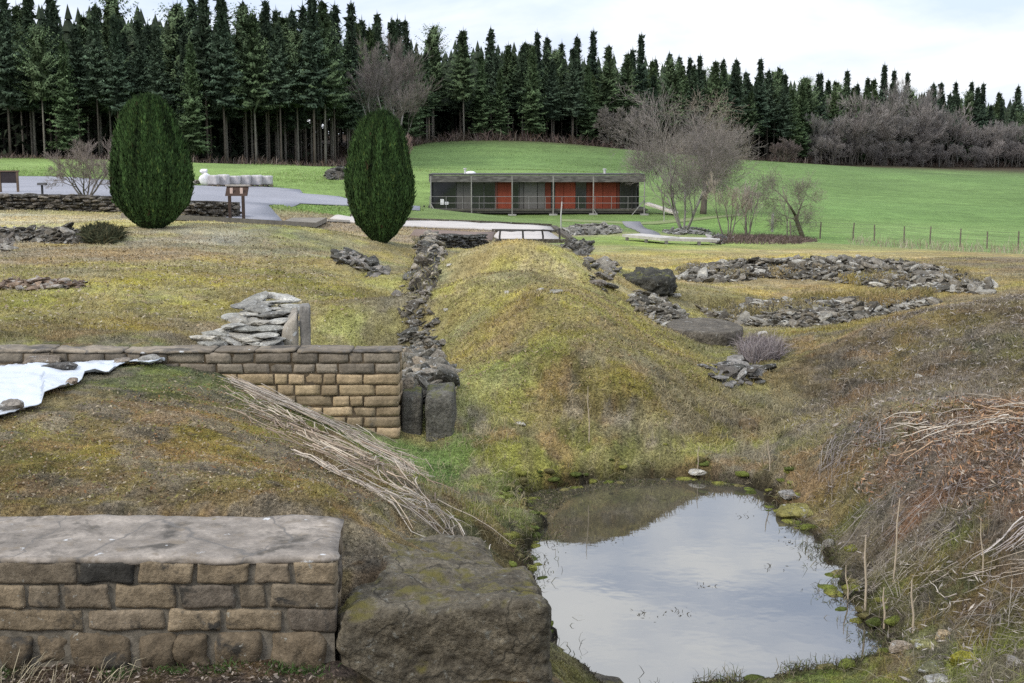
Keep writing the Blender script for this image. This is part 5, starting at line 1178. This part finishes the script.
# yews
def yew(label, cx, base_py, y, prof, seed):
    """prof: (py, left px, right px) outline"""
    y = hit(cx, base_py - 1)[1]; s = mpp(y) * 1.005; zb_ = P(cx, base_py, y)[2]; x0 = P(cx, base_py, y)[0]
    t = thing('yew_tree', label, 'tree', (x0, y, float(Hf(x0, y))))
    o3 = float(Hf(x0, y)); r = np.random.default_rng(seed)
    hz_ = np.array([(P(cx, p[0], y)[2] - o3) for p in prof])[::-1]; rad = np.array([(p[2] - p[1]) / 2 * s for p in prof])[::-1]; cxo = np.array([((p[2] + p[1]) / 2 - cx) * s for p in prof])[::-1]
    def surf(a, z, k=1.0):
        R = np.interp(z, hz_, rad) * (1 + .035 * fbm(np.cos(a) * 3 + seed, np.sin(a) * 3, z * .9, 3, 5) - .14 * np.abs(fbm(np.cos(a) * 8, np.sin(a) * 8, z * .8, 3, 7)) + .13 * fbm(np.cos(a) * 1.8 + seed, np.sin(a) * 1.8, z * .9, 3, 9)) * k
        return np.stack([np.interp(z, hz_, cxo) + np.cos(a) * R, np.sin(a) * R * .97, z], -1)
    m = M(); na, nz = 72, 60; aa, zz = np.meshgrid(np.linspace(0, 2 * math.pi, na, endpoint=False), np.linspace(hz_[0], hz_[-1], nz)); V = surf(aa.ravel(), zz.ravel(), .90)
    ii = np.arange(na * nz).reshape(nz, na); a, b = ii[:-1], np.roll(ii, -1, 1)[:-1]; c, d = np.roll(ii, -1, 1)[1:], ii[1:]
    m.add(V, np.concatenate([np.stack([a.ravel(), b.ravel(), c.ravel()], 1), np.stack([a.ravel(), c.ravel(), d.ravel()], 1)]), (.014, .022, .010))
    n = 62000; z = r.uniform(hz_[0], hz_[-1], n * 2); Rz = np.interp(z, hz_, rad); z = z[r.random(n * 2) < (Rz + .1) / rad.max()][:n]; n = len(z); a = r.uniform(0, 6.28, n)
    k = r.uniform(.86, .985, n); p0 = surf(a, z, k); L = r.uniform(.06, .17, n); out = np.stack([np.cos(a), np.sin(a), np.zeros(n)], 1)
    d = np.array([0, 0, 1.0]) * r.uniform(.7, 1.2, (n, 1)) + out * r.uniform(.0, .35, (n, 1)) + r.normal(0, .16, (n, 3)); d /= np.linalg.norm(d, axis=1)[:, None]
    sd = np.cross(d, out + r.normal(0, .4, (n, 3))); sd /= np.linalg.norm(sd, axis=1)[:, None] + 1e-9; wd = r.uniform(.012, .030, n)[:, None]
    tip = p0 + d * L[:, None]; mid = p0 + d * (L * .45)[:, None]
    stre = fbm(np.cos(a) * 7, np.sin(a) * 7, z * .8, 3, 17)
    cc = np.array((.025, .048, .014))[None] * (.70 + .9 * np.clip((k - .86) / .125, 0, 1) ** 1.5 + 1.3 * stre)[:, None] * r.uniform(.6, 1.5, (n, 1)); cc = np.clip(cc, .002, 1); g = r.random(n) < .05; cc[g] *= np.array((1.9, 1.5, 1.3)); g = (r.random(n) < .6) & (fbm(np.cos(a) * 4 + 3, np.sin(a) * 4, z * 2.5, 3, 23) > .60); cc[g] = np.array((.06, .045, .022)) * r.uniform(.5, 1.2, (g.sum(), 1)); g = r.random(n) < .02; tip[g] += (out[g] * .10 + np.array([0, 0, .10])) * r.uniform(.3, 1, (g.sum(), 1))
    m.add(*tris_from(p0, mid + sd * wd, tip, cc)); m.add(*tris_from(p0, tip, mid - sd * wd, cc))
    m.build('crown', m_yew, t)
    m = M(); add_tube(m, [(0, 0, -.2), (0, 0, max(.1, hz_[0] + .35)), (0.02, 0, hz_[0] + 1.2)], [.16, .14, .1], 8, (.10, .06, .045)); m.build('trunk', m_bark, t)
yew('bigger dense dark green yew clipped to a tall egg shape left of the boardwalk', 155, 229, 43, [(98,150,156),(100,143,164),(105,135,170),(112,129,175),(125,124,180),(140,119,185),(160,116,192),(178,115,195),(193,115,194),(205,118,191),(213,125,184),(221,131,177),(228,140,165)], 3)
yew('slimmer dense dark green yew clipped to an egg shape before the pavilion end', 380, 243, 41, [(114,380,388),(117,372,393),(123,364,399),(132,358,404),(146,352,408),(162,349,411),(180,346,414),(198,346,414),(212,350,411),(225,357,405),(235,366,397),(243,374,388)], 5)
# ------------------------------------------------------------------ grass, moss, straw and litter
m_grass = mat('grass_blades', .85, spec=.12, trans=.25)
m_straw = mat('dead_straw', .8, spec=.2, noise=[(6, .85, 1.15, (1, 1, 1))])
GC = gc.reshape(len(YS), NT, 3)
def Cf(x, y):
    i = np.clip(np.searchsorted(YS, y), 0, len(YS) - 1); g = np.clip(x / Wd(YS[i]), -.999, .999); j = np.clip(np.round(np.interp(g, GG, np.arange(NT))).astype(int), 0, NT - 1)
    return GC[i, j]
def free(x, y):
    """where plants can stand: not in walls, water, on the gravel"""
    k = ~((y > FY0 - .03) & (y < FY1 + .01) & (x < FX1 + .02)) & ~((y > YW - .01) & (y < YW + .38) & (x < xr + .02))
    z = Hf(x, y); k &= (z > .004)
    for q in NOGRASS: k &= ~(poly_sdf(x, y, q) < .05)
    return k
def lawn(name, label, n, y0, y1, h, wdt, pw=1.0, dens=None, bright=1.25, straw=.1, lean=.55, cscale=3.0, curl=.2, strawc=(.36,.31,.20), seed=0, maxx=.43, mx0=.8):
    r = np.random.default_rng(seed + 100)
    u = r.random(int(n * 2)); y = (y0 ** (1 - pw) + u * (y1 ** (1 - pw) - y0 ** (1 - pw))) ** (1 / (1 - pw)) if pw != 1 else y0 * (y1 / y0) ** u
    x = r.uniform(-1, 1, len(y)) * (maxx * y + mx0)
    k = free(x, y)
    if dens is not None: k &= r.random(len(y)) < dens(x, y)
    x, y = x[k][:n], y[k][:n]; n = len(x)
    cl = .5 + .5 * fbm(x * cscale, y * cscale, oct=3, seed=seed + 3)
    hh = r.uniform(*h, n) * (.45 + 1.1 * cl); ww = r.uniform(*wdt, n) * np.clip(y / 9, .8, 8)
    c = Cf(x, y) * bright * r.uniform(.55, 1.55, (n, 1)); s = r.random(n) < straw * (.4 + 1.2 * cl); c[s] = c[s] * .35 + np.array(strawc) * r.uniform(.6, 1.1, (s.sum(), 1)) * .8
    m = M(); strands(m, x, y, Hf(x, y) - .006, hh, ww, r.uniform(lean, 1.5, n), r.uniform(0, 6.28, n), np.clip(c, .003, .8), curl, r)
    o = m.build(name, m_grass); tag(o, label, 'grass', kind='stuff'); return o
def reg(pts, soft=.25):
    W = hits([p[0] for p in pts], [p[1] for p in pts])[:, :2]
    return lambda x, y: smooth(soft, -soft, poly_sdf(x, y, W))
# short moss and turf everywhere near
lawn('moss_turf', 'short moss and turf on the near ground', 330000, 6.5, 15, (.008, .032), (.004, .008), 1.3, None, 1.3, .06, .3, 6.0, seed=1)
lawn('meadow_grass', 'short yellow green grass of the middle meadow and mound', 300000, 13, 48, (.02, .07), (.004, .007), 1.6, None, 1.22, .12, .4, 1.6, seed=2)
lawn('lawn_grass', 'mown green grass of the lawns by the pavilion', 90000, 45, 115, (.05, .13), (.004, .007), 1.3, lambda x, y: .9 + 0 * x, 1.12, .04, .6, .6, seed=3)
foot = reg([(430,455),(470,400),(540,385),(640,380),(720,390),(790,410),(830,470),(790,500),(740,478),(640,470),(540,480),(520,520),(500,540),(440,500)], .4)
lawn('tall_grass', 'tufts of taller half dead grass at the foot of the mound round the water', 46000, 9, 17, (.05, .17), (.003, .006), 1, foot, 1.35, .45, .35, 2.2, .35, seed=4)
rbank = reg([(780,500),(790,440),(840,360),(960,310),(1200,300),(1300,680),(900,683),(880,600),(830,540)], .3)
lawn('dead_grass', 'matted grey brown dead grass and heather stems over the right hand bank', 85000, 6.4, 19, (.05, .20), (.0028, .005), 1.2, rbank, 1.35, .30, .02, 1.8, .25, (.27,.235,.20), seed=5, maxx=.6)
sidel = reg([(230,385),(330,425),(420,460),(450,500),(500,545),(430,540),(340,510),(300,470)], .3)
lawn('bank_grass', 'rough grass and moss on the left bank above the huge stone block', 26000, 6.8, 12.4, (.03, .12), (.003, .005), 1, sidel, 1.3, .5, .15, 3.0, .3, seed=6)
apron = reg([(-100,664),(340,662),(340,700),(-100,720)], .05)
lawn('weeds', 'straggling green and dead grass in front of the low wall', 1500, 5.4, 6.0, (.03, .10), (.003, .005), 1, lambda x, y: apron(x, y) * smooth(.1, .45, fbm(x * 3, y * 3, oct=2, seed=8)), 1, .4, .4, 5.0, .3, seed=7)
m = M(); x = rng.uniform(-2.4, -1.25, 260); ctrs = np.array([(-2.28, 5.72), (-2.05, 5.68), (-1.9, 5.75), (-2.35, 5.9)]); ci = rng.integers(0, 4, 260); x = ctrs[ci, 0] + rng.normal(0, .05, 260); y = ctrs[ci, 1] + rng.normal(0, .03, 260)
x = x[:90]; y = y[:90]; x += rng.normal(0, .05, 90)
strands(m, x, y, Hf(x, y) - .01, rng.uniform(.08, .30, 90), rng.uniform(.0022, .0036, 90), rng.uniform(.5, 1.4, 90), rng.uniform(-1.2, 1.6, 90), np.array((.42, .36, .24)) * rng.uniform(.6, 1.2, (90, 1)), .35)
o = m.build('dead_grass_tuft', m_straw); tag(o, 'thin pale dead grass tuft before the foreground wall at the left', 'grass', kind='stuff')
m = M(); n = 800; cx = rng.choice([-1.62, -1.38, -1.1, -.98, -2.45, -1.88], n); x = cx + rng.normal(0, .05, n); y = 5.92 + rng.normal(0, .035, n)
strands(m, x, y, Hf(x, y) - .004, rng.uniform(.02, .07, n), rng.uniform(.003, .006, n), rng.uniform(.3, 1.4, n), rng.uniform(0, 6.28, n), np.array((.06, .10, .03)) * rng.uniform(.6, 1.5, (n, 1)), .2)
o = m.build('green_weeds', m_grass); tag(o, 'small bright green weeds at the foot of the foreground wall', 'weeds', kind='stuff')
# weeds rooting between the stones of the ruined walls
for lab, poly, n in (('thin grass growing between the stones of the far rubble arc', [(682,270),(830,264),(950,272),(990,290),(880,288),(760,278),(680,280)], 9000), ('thin grass growing between the stones of the nearer rubble bank', [(700,309),(830,303),(935,300),(850,322),(745,326)], 6000), ('moss and grass on the channel wall stub', [(418,242),(444,246),(432,296),(408,298)], 2500)):
    W = hits([p[0] for p in poly], [p[1] for p in poly])[:, :2]; x = rng.uniform(W[:, 0].min(), W[:, 0].max(), n * 4); y = rng.uniform(W[:, 1].min(), W[:, 1].max(), n * 4)
    k = (poly_sdf(x, y, W) < .1) & (fbm(x * 1.5, y * 1.5, oct=3, seed=33) > .05); x, y = x[k][:n], y[k][:n]; k = len(x); m = M()
    strands(m, x, y, Hf(x, y) + rng.uniform(0, .22, k), rng.uniform(.05, .16, k), rng.uniform(.012, .022, k), rng.uniform(.5, 1.5, k), rng.uniform(0, 6.28, k), Cf(x, y) * rng.uniform(.7, 1.4, (k, 1)), .25)
    o = m.build('wall_grass', m_grass); tag(o, lab, 'grass', kind='stuff')
# litter flakes
def litter(name, label, poly, n, s, cols, lift=.01, az=None, cat='litter', el=.35, asp=(.15, .5)):
    W = hits([p[0] for p in poly], [p[1] for p in poly])[:, :2]; w0, w1 = W.min(0), W.max(0)
    x = rng.uniform(w0[0], w1[0], n * 6); y = rng.uniform(w0[1], w1[1], n * 6); k = np.where((rng.random(n * 6) < smooth(.2, -.3, poly_sdf(x, y, W))) & free(x, y))[0][:n]; x, y = x[k], y[k]; n = len(x)
    L = rng.uniform(*s, n); a = rng.uniform(0, 6.28, n) if az is None else rng.normal(az, .5, n); e = rng.normal(0, el, n)
    d = np.stack([np.cos(a) * np.cos(e), np.sin(a) * np.cos(e), np.sin(e)], 1); sd = np.stack([-np.sin(a), np.cos(a), rng.normal(0, .4, n)], 1); wd = (L * rng.uniform(*asp, n))[:, None]
    p = np.stack([x, y, Hf(x, y) + lift + rng.uniform(0, 1, n) * lift], 1); c = np.array(cols)[rng.integers(0, len(cols), n)] * rng.uniform(.6, 1.25, (n, 1))
    m = M(); q0, q1, q2, q3 = p - d * L[:, None] / 2, p - sd * wd / 2, p + d * L[:, None] / 2, p + sd * wd / 2
    m.add(*tris_from(q0, q1, q2, c)); m.add(*tris_from(q0, q2, q3, c)); o = m.build(name, m_straw); tag(o, label, cat, kind='stuff')
litter('leaf_litter', 'brown leaf bits and moss crumbs on the mossy mound behind the foreground wall', [(-200,516),(-200,430),(60,412),(200,372),(330,430),(420,470),(440,510),(340,516)], 16000, (.012, .035), [(.16,.11,.06),(.22,.17,.10),(.10,.075,.045),(.30,.25,.17),(.13,.12,.035),(.17,.15,.04),(.17,.09,.035)])
litter('leaf_litter', 'brown crumbs and small stones in the bare soil before the foreground wall', [(-200,664),(345,662),(330,720),(-200,720)], 2500, (.01, .035), [(.15,.11,.08),(.10,.075,.055),(.24,.20,.16),(.08,.06,.045)])
litter('bark_litter', 'rust brown heap of chopped bark and fern litter on the right bank', [(850,440),(900,410),(960,400),(1100,390),(1150,500),(1040,520),(930,500),(850,490)], 9000, (.02, .08), [(.27,.145,.07),(.33,.20,.11),(.20,.105,.055),(.34,.28,.21),(.19,.11,.06),(.13,.09,.07),(.24,.20,.17),(.20,.17,.155)], .03, None, 'litter', .5, (.1, .3))
litter('leaf_litter', 'grey and pale dead stem bits scattered over the right bank', [(780,440),(850,350),(960,305),(1200,300),(1250,683),(900,683),(840,540)], 14000, (.02, .09), [(.27,.24,.21),(.20,.17,.15),(.34,.30,.25),(.15,.12,.10)], .02, None, 'litter', .4, (.06, .2))
litter('leaf_litter', 'brown dead bits among the grass of the central mound', [(430,300),(510,248),(640,300),(720,380),(700,440),(560,440),(470,400)], 16000, (.015, .05), [(.20,.14,.07),(.15,.11,.06),(.26,.20,.12),(.12,.09,.04)], .012)
litter('leaf_litter', 'dry bits in the moss of the left meadow', [(-200,340),(-200,240),(300,240),(380,300),(340,340)], 16000, (.03, .08), [(.24,.18,.11),(.16,.13,.07),(.30,.26,.18)], .015)
lawn('field_grass', 'longer tufts standing in the far green field', 70000, 110, 330, (.12, .30), (.003, .006), 1.0, lambda x, y: smooth(-.1, .35, fbm(x * .10, y * .05, oct=4, seed=77)) * (in_forest(x, y) < -3), 1.12, .10, .5, .15, seed=9)
# long dead reed bundles lying on the ground
def bundle(name, label, path, width, n, L, r, cols, lift=.10, jit=.16):
    pw = hits([p[0] for p in path], [p[1] for p in path]); m = M()
    seg = np.linalg.norm(np.diff(pw[:, :2], axis=0), axis=1); c_ = np.concatenate([[0], np.cumsum(seg)])
    for k in range(n):
        l = rng.uniform(*L); s0 = rng.uniform(-.15, max(.0, c_[-1] - l)); off = rng.normal(0, width); up = abs(rng.normal(0, lift)) + .012
        ts = s0 + np.linspace(0, l, 5); base = np.stack([np.interp(ts, c_, pw[:, 0]), np.interp(ts, c_, pw[:, 1])], 1)
        ex = np.clip(ts - c_[-1], 0, None)[:, None] + np.clip(ts, None, 0)[:, None]; dr = (pw[-1, :2] - pw[-2, :2]); dr /= np.linalg.norm(dr); base = base + ex * dr
        t_ = pw[-1, :2] - pw[0, :2]; t_ /= np.linalg.norm(t_); nr = np.array([-t_[1], t_[0]]); sk = rng.normal(0, jit) * l
        q = base + nr * (off + np.linspace(-.5, .5, 5) * sk)[:, None]; q[:, 1] = np.minimum(q[:, 1], 12.40)
        z = Hf(q[:, 0], q[:, 1]); z = z + .01 + .35 * np.maximum(0, np.linspace(z[0], z[-1], 5) - z) + up
        add_tube(m, np.concatenate([q, z[:, None]], 1), np.linspace(1, .5, 5) * rng.uniform(*r), 4, np.array(cols[int(rng.integers(len(cols)))]) * rng.uniform(.7, 1.2))
    o = m.build(name, m_straw); tag(o, label, 'dead reeds', kind='stuff'); return o
STR = [(.44,.38,.31),(.36,.31,.26),(.50,.45,.38),(.27,.22,.18),(.40,.33,.25)]
bundle('dead_reeds', 'long pale bundle of dead reed stems sliding down the bank past the middle brick wall', [(232,384),(290,410),(350,438),(395,462),(425,482)], .11, 240, (.2, .75), (.0018, .0045), STR, .03, .35)
bundle('dead_reeds', 'sparser brown dead stems tumbling below the long reed bundle', [(262,405),(320,445),(370,475),(410,500)], .26, 240, (.15, .55), (.003, .007), [(.34,.27,.20),(.25,.19,.14),(.42,.36,.28)], .04, .6)
bundle('dead_reeds', 'loose dead stems lying on top of the bank left of the huge block', [(330,470),(370,495),(410,508),(445,512)], .25, 110, (.15, .5), (.0025, .005), STR, .02, .8)
bundle('dead_reeds', 'grey bundle of dead stalks on the right bank at the margin', [(1060,515),(1010,545),(968,575)], .05, 26, (.2, .4), (.003, .006), [(.38,.34,.31),(.45,.41,.37),(.30,.26,.24)], .05, .25)
bundle('dead_reeds', 'pale loose stalks lying across the right bank above the lower stones', [(1040,570),(960,588),(900,596)], .07, 18, (.15, .4), (.002, .005), STR, .03, .4)
bundle('dead_reeds', 'few pale stalks lying on the rust brown litter heap', [(1020,420),(940,432),(880,445)], .28, 60, (.12, .4), (.003, .008), [(.45,.39,.31),(.52,.46,.38),(.36,.25,.16)], .05, .8)
bundle('dead_reeds', 'arching grey dead grass combed over the middle of the right bank', [(970,512),(910,508),(860,522),(825,545)], .25, 110, (.06, .20), (.0015, .003), [(.25,.22,.20),(.20,.17,.155),(.31,.27,.24)], .03, 1.4)
bundle('dead_reeds', 'arching grey dead stems above the mossy stone on the right bank', [(880,440),(840,455),(812,490)], .16, 80, (.06, .22), (.0018, .0035), [(.25,.22,.20),(.20,.17,.16),(.29,.26,.23)], .03, 1.3)
bundle('dead_reeds', 'dead grass swept down to the water on the lower right bank', [(940,545),(890,575),(850,590)], .30, 130, (.05, .18), (.0015, .003), [(.25,.22,.18),(.18,.15,.12),(.33,.29,.23)], .02, 1.6)
bundle('dead_reeds', 'grey dead grass matted beside the lower right stones', [(1040,610),(990,620),(950,640)], .30, 70, (.05, .22), (.0015, .003), [(.25,.22,.18),(.20,.17,.15),(.33,.29,.23)], .02, 1.6)
# single dead stalks standing by the water
for lab, bx, by, tx, ty, r_ in (('tallest dead stalk rising from the right bank litter', 893, 582, 900, 498, .007), ('pale thick dead stalk standing at the water edge left of the tallest one', 865, 611, 866, 535, .009), ('short dead stalk between two taller ones at the water edge', 884, 627, 884, 587, .008), ('dead stalk standing just above the lower right stones', 913, 634, 912, 580, .008), ('dark thin dead stalk crossing the grey stalk bundle at the right', 983, 578, 981, 518, .005), ('thin short dead stalk nearest the water on the right bank', 848, 603, 846, 565, .006), ('thin dead stalk standing on the front of the grass mound', 589, 442, 588, 386, .006), ('low dead stalk at the upper water corner below the mound foot', 770, 470, 768, 440, .006), ('slim dead stalk at the head of the right bank', 697, 470, 699, 446, .005)):
    x, y, z = hit(bx, by); top = P(tx, ty, y + .02); m = M(); o0 = np.array((x, y, z)); tp = np.array(top) - o0
    add_tube(m, [(0, 0, -.05), tp * .35 + (.006, 0, 0), tp * .7 + (-.006, 0, 0), tp], [r_, r_ * .9, r_ * .8, r_ * .4], 6, (.40, .33, .24)); 
    if r_ > .0055: add_tube(m, [tp * .55, tp * .55 + np.array((.03, .01, .05))], [r_ * .5, r_ * .2], 4, (.36, .3, .22))
    o = m.build('dead_stalk', m_straw); o.location = o0; tag(o, lab, 'dead stalk')
m = M(); n = 150; ai = rng.integers(0, len(POOL), n * 3); t = rng.random(n * 3)[:, None]; q = POOL[ai] * (1 - t) + POOL[(ai + 1) % len(POOL)] * t + rng.normal(0, .12, (n * 3, 2)); d = poly_sdf(q[:, 0], q[:, 1], POOL); q = q[(q[:, 1] > 7.4) & (d > -.12) & ((q[:, 0] < .9) | (q[:, 1] > 11.2) | (rng.random(n * 3) < .35))][:n]
for (x, y) in q:
    v, f = rock_shape(rng, 2, 5); s = rng.uniform(.02, .065); w = rotz(v * np.array((s * 1.3, s, s * .45)), rng.uniform(0, 6.28)); zz = max(float(Hf(x, y)), -.01)
    m.add(w + (x, y, zz), f, np.array([(.13,.15,.035),(.20,.20,.05),(.09,.11,.03),(.16,.14,.06)])[int(rng.integers(4))] * rng.uniform(.7, 1.2))
o = m.build('moss_clumps', m_moss, None, True); tag(o, 'green and yellow moss clumps along the edge of the water', 'moss', kind='stuff')
# weed and debris at the water edge
m = M(); n = 9000; ang = rng.integers(0, len(POOL), n); t = rng.random(n)[:, None]; q = POOL[ang] * (1 - t) + POOL[(ang + 1) % len(POOL)] * t; q = q + rng.normal(0, .10, (n, 2)); q = q[(q[:, 1] > 7.3)]
ctr = POOL.mean(0); d = poly_sdf(q[:, 0], q[:, 1], POOL); k = (d > -.40) & (d < .15); q = q[k]; n = len(q); cl = fbm(q[:, 0] * 4, q[:, 1] * 4, oct=2, seed=91) > -.05; q = q[cl]; n = len(q)
zz = np.maximum(Hf(q[:, 0], q[:, 1]), 0) - .004
strands(m, q[:, 0], q[:, 1], zz, rng.uniform(.02, .12, n), rng.uniform(.003, .006, n), rng.uniform(.0, 1.4, n), rng.uniform(0, 6.28, n), np.array([(.05,.045,.03),(.12,.12,.05),(.22,.19,.13),(.08,.10,.03)])[rng.integers(0, 4, n)] * rng.uniform(.6, 1.3, (n, 1)), .3)
o = m.build('pond_weed', m_grass); tag(o, 'dark weed and dead stems fringing the water', 'weed', kind='stuff')
m = M(); pl = hits(*zip(*[(524, 492), (600, 484), (700, 482), (740, 492), (690, 498), (620, 508), (570, 520), (530, 524)]))[:, :2]; x = rng.uniform(pl[:, 0].min(), pl[:, 0].max(), 26000); y = rng.uniform(pl[:, 1].min(), pl[:, 1].max(), 26000); k = (poly_sdf(x, y, pl) < 0) & (rng.random(26000) < .4 + .6 * (fbm(x * 3, y * 3, oct=2, seed=95) > 0)); x, y = x[k], y[k]; n = len(x)
strands(m, x, y, np.full(n, -.004), rng.uniform(.01, .05, n), rng.uniform(.004, .009, n), rng.uniform(.0, .9, n), rng.uniform(0, 6.28, n), np.array([(.05,.045,.03),(.13,.11,.06),(.20,.17,.11),(.08,.09,.035)])[rng.integers(0, 4, n)], .2)
o = m.build('pond_weed', m_grass); tag(o, 'brown water weed breaking the surface at the far end of the pool', 'weed', kind='stuff')
m = M(); pts = hits(*zip(*[(786, 560), (745, 540), (640, 690 - 20), (655, 672), (680, 668), (610, 580), (705, 640), (770, 600), (560, 560)]))
for p in pts:
    n = 14; x = p[0] + rng.normal(0, .05, n); y = p[1] + rng.normal(0, .05, n)
    strands(m, x, y, np.full(n, -.003), rng.uniform(.01, .05, n), rng.uniform(.004, .008, n), rng.uniform(0, .9, n), rng.uniform(0, 6.28, n), np.tile(np.array((.06, .05, .03)), (n, 1)), .2)
o = m.build('floating_debris', m_grass); tag(o, 'small dark bits floating on the water', 'debris', kind='stuff')
# ------------------------------------------------------------------ camera, sky, sun
cam = bpy.data.cameras.new('camera'); cam.sensor_width = 36; cam.lens = F * 36 / 1024; cam.clip_end = 4000; cam.clip_start = .1
co = bpy.data.objects.new('camera', cam); COL.objects.link(co); co.location = (0, 0, EYE); co.rotation_euler = (math.pi / 2 - PITCH, 0, 0)
scene.camera = co
SUN_EL, SUN_AZ = math.radians(38), math.radians(232)       # azimuth from +Y, clockwise
w = bpy.data.worlds.new('World'); scene.world = w; w.use_nodes = True
N = w.node_tree.nodes; L = w.node_tree.links; bg = N['Background']; outw = N['World Output']
sky = N.new('ShaderNodeTexSky'); sky.sky_type = 'NISHITA'; sky.sun_disc = False; sky.sun_elevation = SUN_EL; sky.sun_rotation = SUN_AZ; sky.air_density = 1.2; sky.dust_density = 2.0
bg.inputs['Strength'].default_value = .12; L.new(sky.outputs[0], bg.inputs['Color'])
tc = N.new('ShaderNodeTexCoord'); sx = N.new('ShaderNodeSeparateXYZ'); L.new(tc.outputs['Generated'], sx.inputs[0])
mp = N.new('ShaderNodeMapping'); mp.inputs['Scale'].default_value = (1.0, 1.0, 3.2); mp.inputs['Location'].default_value = (.3, .1, .4); L.new(tc.outputs['Generated'], mp.inputs['Vector'])
n = N.new('ShaderNodeTexNoise'); n.inputs['Scale'].default_value = 3.2; n.inputs['Detail'].default_value = 7; n.inputs['Roughness'].default_value = .55; n.inputs['Distortion'].default_value = .4; L.new(mp.outputs[0], n.inputs['Vector'])
r = N.new('ShaderNodeMapRange'); r.inputs['From Min'].default_value = .40; r.inputs['From Max'].default_value = .60; L.new(n.outputs['Fac'], r.inputs['Value'])
# cloud cover closes towards the horizon
hz = N.new('ShaderNodeMapRange'); hz.inputs['From Min'].default_value = .0; hz.inputs['From Max'].default_value = .30; hz.inputs['To Min'].default_value = .93; hz.inputs['To Max'].default_value = .50; L.new(sx.outputs['Z'], hz.inputs['Value'])
mxf = N.new('ShaderNodeMix'); mxf.data_type = 'FLOAT'; L.new(hz.outputs[0], mxf.inputs['Factor']); L.new(r.outputs[0], mxf.inputs['A']); mxf.inputs['B'].default_value = 1.0
br = N.new('ShaderNodeMapRange'); br.inputs['From Max'].default_value = .9; br.inputs['To Min'].default_value = .80; br.inputs['To Max'].default_value = 1.9; L.new(sx.outputs['Z'], br.inputs['Value'])
cb = N.new('ShaderNodeBackground'); L.new(br.outputs[0], cb.inputs['Strength'])
cc = N.new('ShaderNodeMix'); cc.data_type = 'RGBA'; cc.inputs['A'].default_value = (.64, .74, .98, 1); cc.inputs['B'].default_value = (.95, .975, 1.0, 1); L.new(r.outputs[0], cc.inputs['Factor']); L.new(cc.outputs['Result'], cb.inputs['Color'])
ms = N.new('ShaderNodeMixShader'); L.new(mxf.outputs['Result'], ms.inputs[0]); L.new(bg.outputs[0], ms.inputs[1]); L.new(cb.outputs[0], ms.inputs[2]); L.new(ms.outputs[0], outw.inputs['Surface'])
sun = bpy.data.lights.new('sun', 'SUN'); sun.energy = 1.5; sun.angle = math.radians(14); sun.color = (1, .94, .85)
so = bpy.data.objects.new('sun', sun); COL.objects.link(so)
dirv = Vector((math.sin(SUN_AZ) * math.cos(SUN_EL), math.cos(SUN_AZ) * math.cos(SUN_EL), math.sin(SUN_EL)))
so.rotation_euler = dirv.to_track_quat('Z', 'Y').to_euler(); so.location = dirv * 50
vs = scene.view_settings; vs.view_transform = 'Standard'; vs.look = 'None'; vs.gamma = 1; vs.use_curve_mapping = False; vs.exposure = 0.42
scene.cycles.max_bounces = 6; scene.cycles.diffuse_bounces = 3; scene.cycles.transparent_max_bounces = 8
scene.cycles.use_denoising = False
